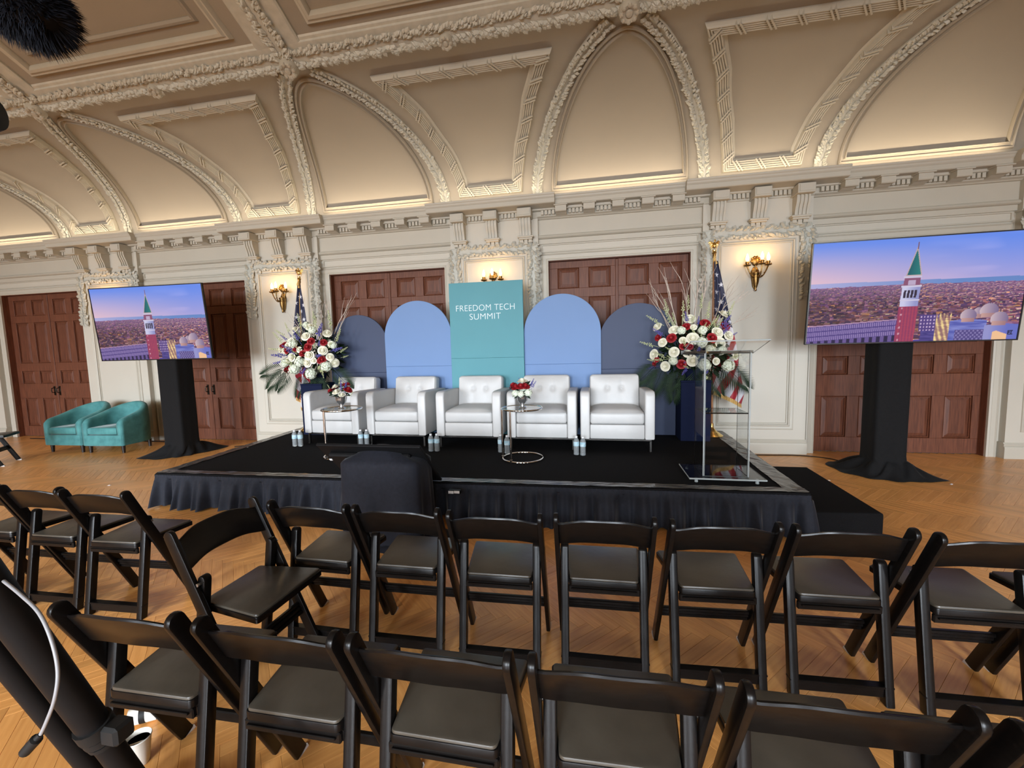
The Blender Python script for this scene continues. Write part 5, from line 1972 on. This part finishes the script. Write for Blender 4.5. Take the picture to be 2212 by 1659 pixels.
# ================================================================== SCONCES
def make_sconce():
    t = thing('wall_sconce', 'x', 'lamp', group='brass wall sconces')
    g = MB()
    g.lathe([(0, 2.185), (.012, 2.190), (.018, 2.205), (.012, 2.22), (.020, 2.24), (.036, 2.30), (.044, 2.37), (.040, 2.40), (.048, 2.41), (.046, 2.425), (.03, 2.435), (0, 2.44)], 14, (0, -.045, 0), sy=.9)
    g.lathe([(.0, 2.20), (.03, 2.25), (.05, 2.38), (.05, 2.45), (.025, 2.50), (.0, 2.51)], 14, (0, -.012, 0), sy=.3)
    g.build('wall_bracket', M_BRASS, t, smooth=0.8)
    g = MB()
    g.ball((0, -.02, 2.575), (.05, .02, .06), 12, 8)
    for i in range(6):
        a = PI * (i / 5)
        g.ball((.05 * math.cos(a), -.03, 2.575 + .055 * math.sin(a)), (.016, .014, .02), 6, 4)
    g.tube([(0, -.02, 2.44), (0, -.02, 2.55)], .010, 8)
    g.build('scroll_ornament', M_BRASS, t, smooth=True)
    bulbs = []
    for (bx, by) in ((-.125, -.10), (0.02, -.19), (.125, -.10)):
        g = MB()
        pts = []
        for i in range(15):
            q_ = i / 14
            pts.append((bx * (q_ ** 1.1), -.045 + (by + .045) * math.sin(q_ * PI / 2), 2.40 - .055 * math.sin(q_ * PI) + .105 * q_ ** 2.2))
        g.tube(pts, [.010 - .003 * math.sin(PI * i / 14) for i in range(15)], 8)
        for i in (4, 7, 10):
            p_ = pts[i]
            g.ball((p_[0], p_[1], p_[2] + .008), (.012, .012, .010), 6, 4)
        arm = g.build('arm', M_BRASS, t, smooth=True)
        g = MB()
        g.lathe([(.006, 2.500), (.040, 2.508), (.044, 2.514), (.020, 2.518), (.018, 2.530), (.026, 2.545), (.022, 2.560), (.013, 2.565), (0, 2.566)], 14, (bx, by, 0))
        for i in range(7):
            a = 2 * PI * i / 7
            g.ball((bx + .036 * math.cos(a), by + .036 * math.sin(a), 2.520), (.010, .010, .012), 5, 4)
        g.build('candle_cup', M_BRASS, arm, smooth=0.8)
        g = MB()
        g.lathe([(.010, 2.566), (.016, 2.580), (.0205, 2.600), (.018, 2.622), (.010, 2.645), (.004, 2.662), (0, 2.668)], 14, (bx, by, 0))
        g.build('flame_bulb', M_BULB, arm, smooth=True, label='glowing flame shaped bulb')
        bulbs.append((bx, by, 2.615))
    return t, bulbs
sc0, BULBS = make_sconce()
SX = {-2: 'brass three-light wall sconce behind the left television, only its glow showing', -1: 'brass three-light wall sconce left of the flag and left bouquet', 0: 'brass three-light wall sconce just showing above the teal sign panel', 1: 'brass three-light wall sconce between the right flag and the right television'}
first = True
for k in (-1, 0, 1, -2):
    o = sc0 if first else dup(sc0)
    first = False
    o['label'] = SX[k]
    o.location = (k * P - .01, PY, 0)
for k in (-2, -1, 0, 1):
    for (bx, by, bz) in BULBS:
        d = bpy.data.lights.new('bulb_light', 'POINT')
        d.energy = BULB_W
        d.color = (1.0, .56, .20)
        d.shadow_soft_size = .022
        lo = bpy.data.objects.new('bulb_light', d)
        COL.objects.link(lo)
        lo.location = (k * P - .01 + bx, PY + by - .035, bz + .03)

# ================================================================== CABLES AND LITTER ON THE FLOOR
def cable(label, pts, r, m, smoothn=6):
    P_ = [Vector(q_) for q_ in pts]
    out = []
    for i in range(len(P_) - 1):
        p0, p1, p2, p3 = P_[max(i - 1, 0)], P_[i], P_[i + 1], P_[min(i + 2, len(P_) - 1)]
        for j in range(smoothn):
            t_ = j / smoothn
            out.append(.5 * ((2 * p1) + (p2 - p0) * t_ + (2 * p0 - 5 * p1 + 4 * p2 - p3) * t_ ** 2 + (3 * p1 - p0 - 3 * p2 + p3) * t_ ** 3))
    out.append(P_[-1])
    return tag(MB().tube(out, r, 6).build('cable', m, None, smooth='all'), label, 'cable')
cable('black cable along the foot of the wall from the step to the right draped stand', [(3.2, 6.03, .006), (3.7, 6.06, .006), (4.1, 6.07, .006), (4.38, 5.95, .006), (4.47, 5.72, .012)], .006, M_RUBBER)
cable('black cable along the foot of the dark doors at the left', [(-9.3, 6.12, .006), (-8.4, 6.10, .006), (-7.4, 6.09, .006), (-6.4, 6.10, .006), (-5.3, 6.05, .006)], .008, M_RUBBER)
cable('black cable from the left draped stand towards the back of the stage', [(-4.42, 5.85, .008), (-4.1, 6.03, .008), (-3.6, 6.08, .006), (-3.2, 6.05, .006)], .007, M_RUBBER)
def scrap(label, x, y, s, seed, z=0.0):
    rr = random.Random(seed)
    g = MB()
    g.add([(-s, -s * .4, 0.001), (s * .8, -s * .5, .001), (s, s * .4, .001), (-s * .7, s * .5, .001), (0, 0, s * .35)], [(0, 1, 4), (1, 2, 4), (2, 3, 4), (3, 0, 4), (3, 2, 1, 0)])
    o = g.build('paper_scrap', M_PADW)
    o.location = (x, y, z); o.rotation_euler = (0, 0, rr.random() * 3)
    return tag(o, label, 'litter')
scrap('tiny white paper scrap on the floor left of the stage skirt', -4.30, 3.92, .022, 1)
scrap('tiny white paper scrap on the floor beside the carpeted step', 3.93, 5.02, .018, 2)
scrap('tiny white paper scrap at the right tip of the pooled stand cloth', 5.06, 5.02, .022, 3)
scrap('tiny white thread on the stage carpet near its left rear edge', -2.93, 4.55, .012, 4, SH + .001)

# ================================================================== FOREGROUND: TRIPOD, MICROPHONE, CABLE, CUPS
FWD = RX.cross(UX) * -1
def ray(px_, py_, depth):
    return CAM + (FWD + RX * ((px_ - 1106) / 907.1) + UX * ((829.5 - py_) / 907.1)) * depth
tp = thing('camera_tripod', 'black tripod legs of a camera at the lower left photo corner', 'tripod', (0.25, .55, 0))
O_ = Vector((0.25, .55, 0))
up0 = ray(-40, 1240, .70)
foot = ray(271, 1659, .92)
up0, foot = up0 + (up0 - foot) * .30, foot + (foot - up0) * .30
foot2 = foot + (foot - up0) * .0
d_ = (foot - up0).normalized()
def seg(name, a, b, r0, r1, m=M_BLACK, n=16, parent=tp):
    return MB().tube([a - O_, b - O_], [r0, r1], n).build(name, m, parent, smooth=0.8)
mid = ray(205, 1555, .905)
L_tot = (foot - up0).length
f2 = up0.lerp(foot, .66)
leg = seg('leg', up0, f2, .0262, .0262)
low = up0 + d_ * ((0 - up0.z) / d_.z + 0)
floorp = up0 + d_ * (-up0.z / d_.z)
seg('lower_leg', f2, floorp, .0225, .0225)
g = MB()
for (a, b_, r) in ((.635, .665, .031), (.668, .685, .029), (.69, .70, .027)):
    g.tube([up0.lerp(foot, a) - O_, up0.lerp(foot, b_) - O_], r, 16)
q_ = up0.lerp(foot, .66)
g.rbox(-.012, .030, -.02, .02, -.02, .02, .006, M=T(*(q_ - O_ + RX * .035)) )
g.build('leg_clamp', M_RUBBER, leg, smooth=0.6)
MB().ball(tuple(floorp - O_ + Vector((0, 0, .02))), (.03, .03, .022), 12, 6).build('rubber_foot', M_RUBBER, tp, smooth=True)
up2 = ray(-120, 1267, .74)
dn2 = ray(198, 1659, .95)
d2 = (dn2 - up2).normalized()
fl2 = up2 + d2 * (-up2.z / d2.z)
seg('leg', up2, fl2, .0195, .0195)
MB().ball(tuple(fl2 - O_ + Vector((0, 0, .02))), (.026, .026, .022), 12, 6).build('rubber_foot', M_RUBBER, tp, smooth=True)
# spreader and head beyond the frame hold the two legs together
hub = (up0 + up2) / 2 + (up0 - foot).normalized() * .12
seg('crown', hub, up0, .045, .028)
seg('crown', hub, up2, .045, .022)

wc = thing('audio_cable', 'thin white cable with a black plug dangling beside the tripod leg', 'cable', tuple(ray(100, 1400, .62)))
O2 = ray(100, 1400, .62)
pts = [ray(8, 1255, .66), ray(45, 1285, .64), ray(85, 1325, .62), ray(112, 1385, .61), ray(125, 1450, .605), ray(118, 1510, .60), ray(100, 1560, .60), ray(86, 1590, .60)]
out = []
for i in range(len(pts) - 1):
    p0, p1, p2, p3 = pts[max(i - 1, 0)], pts[i], pts[i + 1], pts[min(i + 2, len(pts) - 1)]
    for j in range(6):
        t_ = j / 6
        out.append(.5 * ((2 * p1) + (p2 - p0) * t_ + (2 * p0 - 5 * p1 + 4 * p2 - p3) * t_ ** 2 + (3 * p1 - p0 - 3 * p2 + p3) * t_ ** 3) - O2)
out.append(pts[-1] - O2)
MB().tube(out, .0025, 8).build('cord', M_CABLEW, wc, smooth='all')
a, b_ = ray(88, 1586, .60) - O2, ray(52, 1627, .60) - O2
g = MB(); g.tube([a, a.lerp(b_, .2), a.lerp(b_, .25), a.lerp(b_, .95), b_], [.0035, .0045, .0075, .0070, .005], 12)
g.build('plug', M_RUBBER, wc, smooth=0.7)

mic = thing('fuzzy_microphone', 'black furry microphone windscreen at the top left photo corner', 'microphone', tuple(ray(20, -20, .62)))
c0, c1 = Vector((0, 0, 0)), ray(128, 66, .62) - ray(20, -20, .62)
back = (c0 - c1) * 1.6
g = MB()
core = [back, c0, c1 * .6, c1]
MB().tube([back, back * .5, c0, c1 * .55, c1 * .85], [.040, .044, .046, .042, .022], 16).build('windscreen_core', M_FUR, mic, smooth='all')
rr = random.Random(9)
ax = c1.normalized()
e1 = ax.orthogonal().normalized(); e2 = ax.cross(e1)
g = MB()
for i in range(5200):
    q_ = rr.random() ** .8
    base_l = back.lerp(c1 * .85, q_)
    R0 = .040 if q_ < .75 else .040 * math.sqrt(max(.05, 1 - ((q_ - .75) / .25) ** 2))
    a_ = rr.random() * 2 * PI
    rad = e1 * math.cos(a_) + e2 * math.sin(a_)
    p_ = base_l + rad * R0
    d_ = (rad * (.75 + .3 * rr.random()) + ax * (.35 + .5 * rr.random() + max(0, q_ - .8) * 2) + Vector((rr.uniform(-.3, .3), rr.uniform(-.3, .3), rr.uniform(-.35, .25)))).normalized()
    L = rr.uniform(.014, .027)
    s_ = d_.orthogonal().normalized() * .0011
    s2 = d_.cross(s_).normalized() * .0011
    m_ = p_ + d_ * L * .6 + Vector((0, 0, -.002))
    e_ = p_ + d_ * L + Vector((0, 0, -.005)) + ax * .004
    g.add([p_ + s_, p_ - s_ * .5 + s2, p_ - s_ * .5 - s2, m_ + s_ * .6, m_ - s_ * .3 + s2 * .6, m_ - s_ * .3 - s2 * .6, e_],
          [(0, 1, 4, 3), (1, 2, 5, 4), (2, 0, 3, 5), (3, 4, 6), (4, 5, 6), (5, 3, 6)])
o = g.build('fur', M_FUR, mic); o['kind'] = 'stuff'
kn = thing('video_camera', 'black rounded camera edge at the left photo border below the furry microphone', 'camera', tuple(ray(-46, 240, .62)))
M = Vector(RX + FWD * .3).to_track_quat('Z', 'Y').to_matrix().to_4x4()
g = MB(); g.lathe([(0, -.05), (.026, -.05), (.027, -.01), (.026, .012), (.022, .020), (.0, .022)], 24, M=M)
g.build('lens_hood', M_BLACK, kn, smooth=0.6)
g = MB(); g.rbox(-.03, .03, -.03, .03, -.16, -.05, .008, M=M)
g.build('body', M_RUBBER, kn, smooth=0.6)

cp = thing('paper_cup', 'white paper cup standing on the floor under the left end of the near chair row', 'cup', (-.285, 1.165, 0))
g = MB(); g.lathe([(0, .002), (.028, 0), (.029, .004), (.0405, .100), (.043, .103), (.041, .106), (.038, .100), (.0285, .015), (0, .014)], 28)
g.build('cup_wall', M_PAPER, cp, smooth=0.8)
g = MB(); g.lathe([(.0375, .088), (0, .088)], 28); g.add([(-.018, -.03, .0885), (.024, .0, .0885), (.020, .004, .092), (-.022, -.026, .090)], [(0, 1, 2, 3)])
g.build('napkin', M_PADW, cp)
c2 = thing('paper_cup', 'white paper cup with a black band tipped over behind the standing cup', 'cup', (-.455, 1.31, .040), math.radians(40))
M = Matrix.Rotation(PI / 2, 4, 'Y')
g = MB(); g.lathe([(0, -.045), (.031, -.045), (.039, .045), (.040, .048), (.037, .047), (.030, -.04), (0, -.04)], 24, M=M)
g.build('cup_wall', M_PAPER, c2, smooth=0.8)
g = MB(); g.lathe([(.0352, -.008), (.0372, .012)], 24, M=M)
g.build('band', M_RUBBER, c2, smooth=True, label='black band')
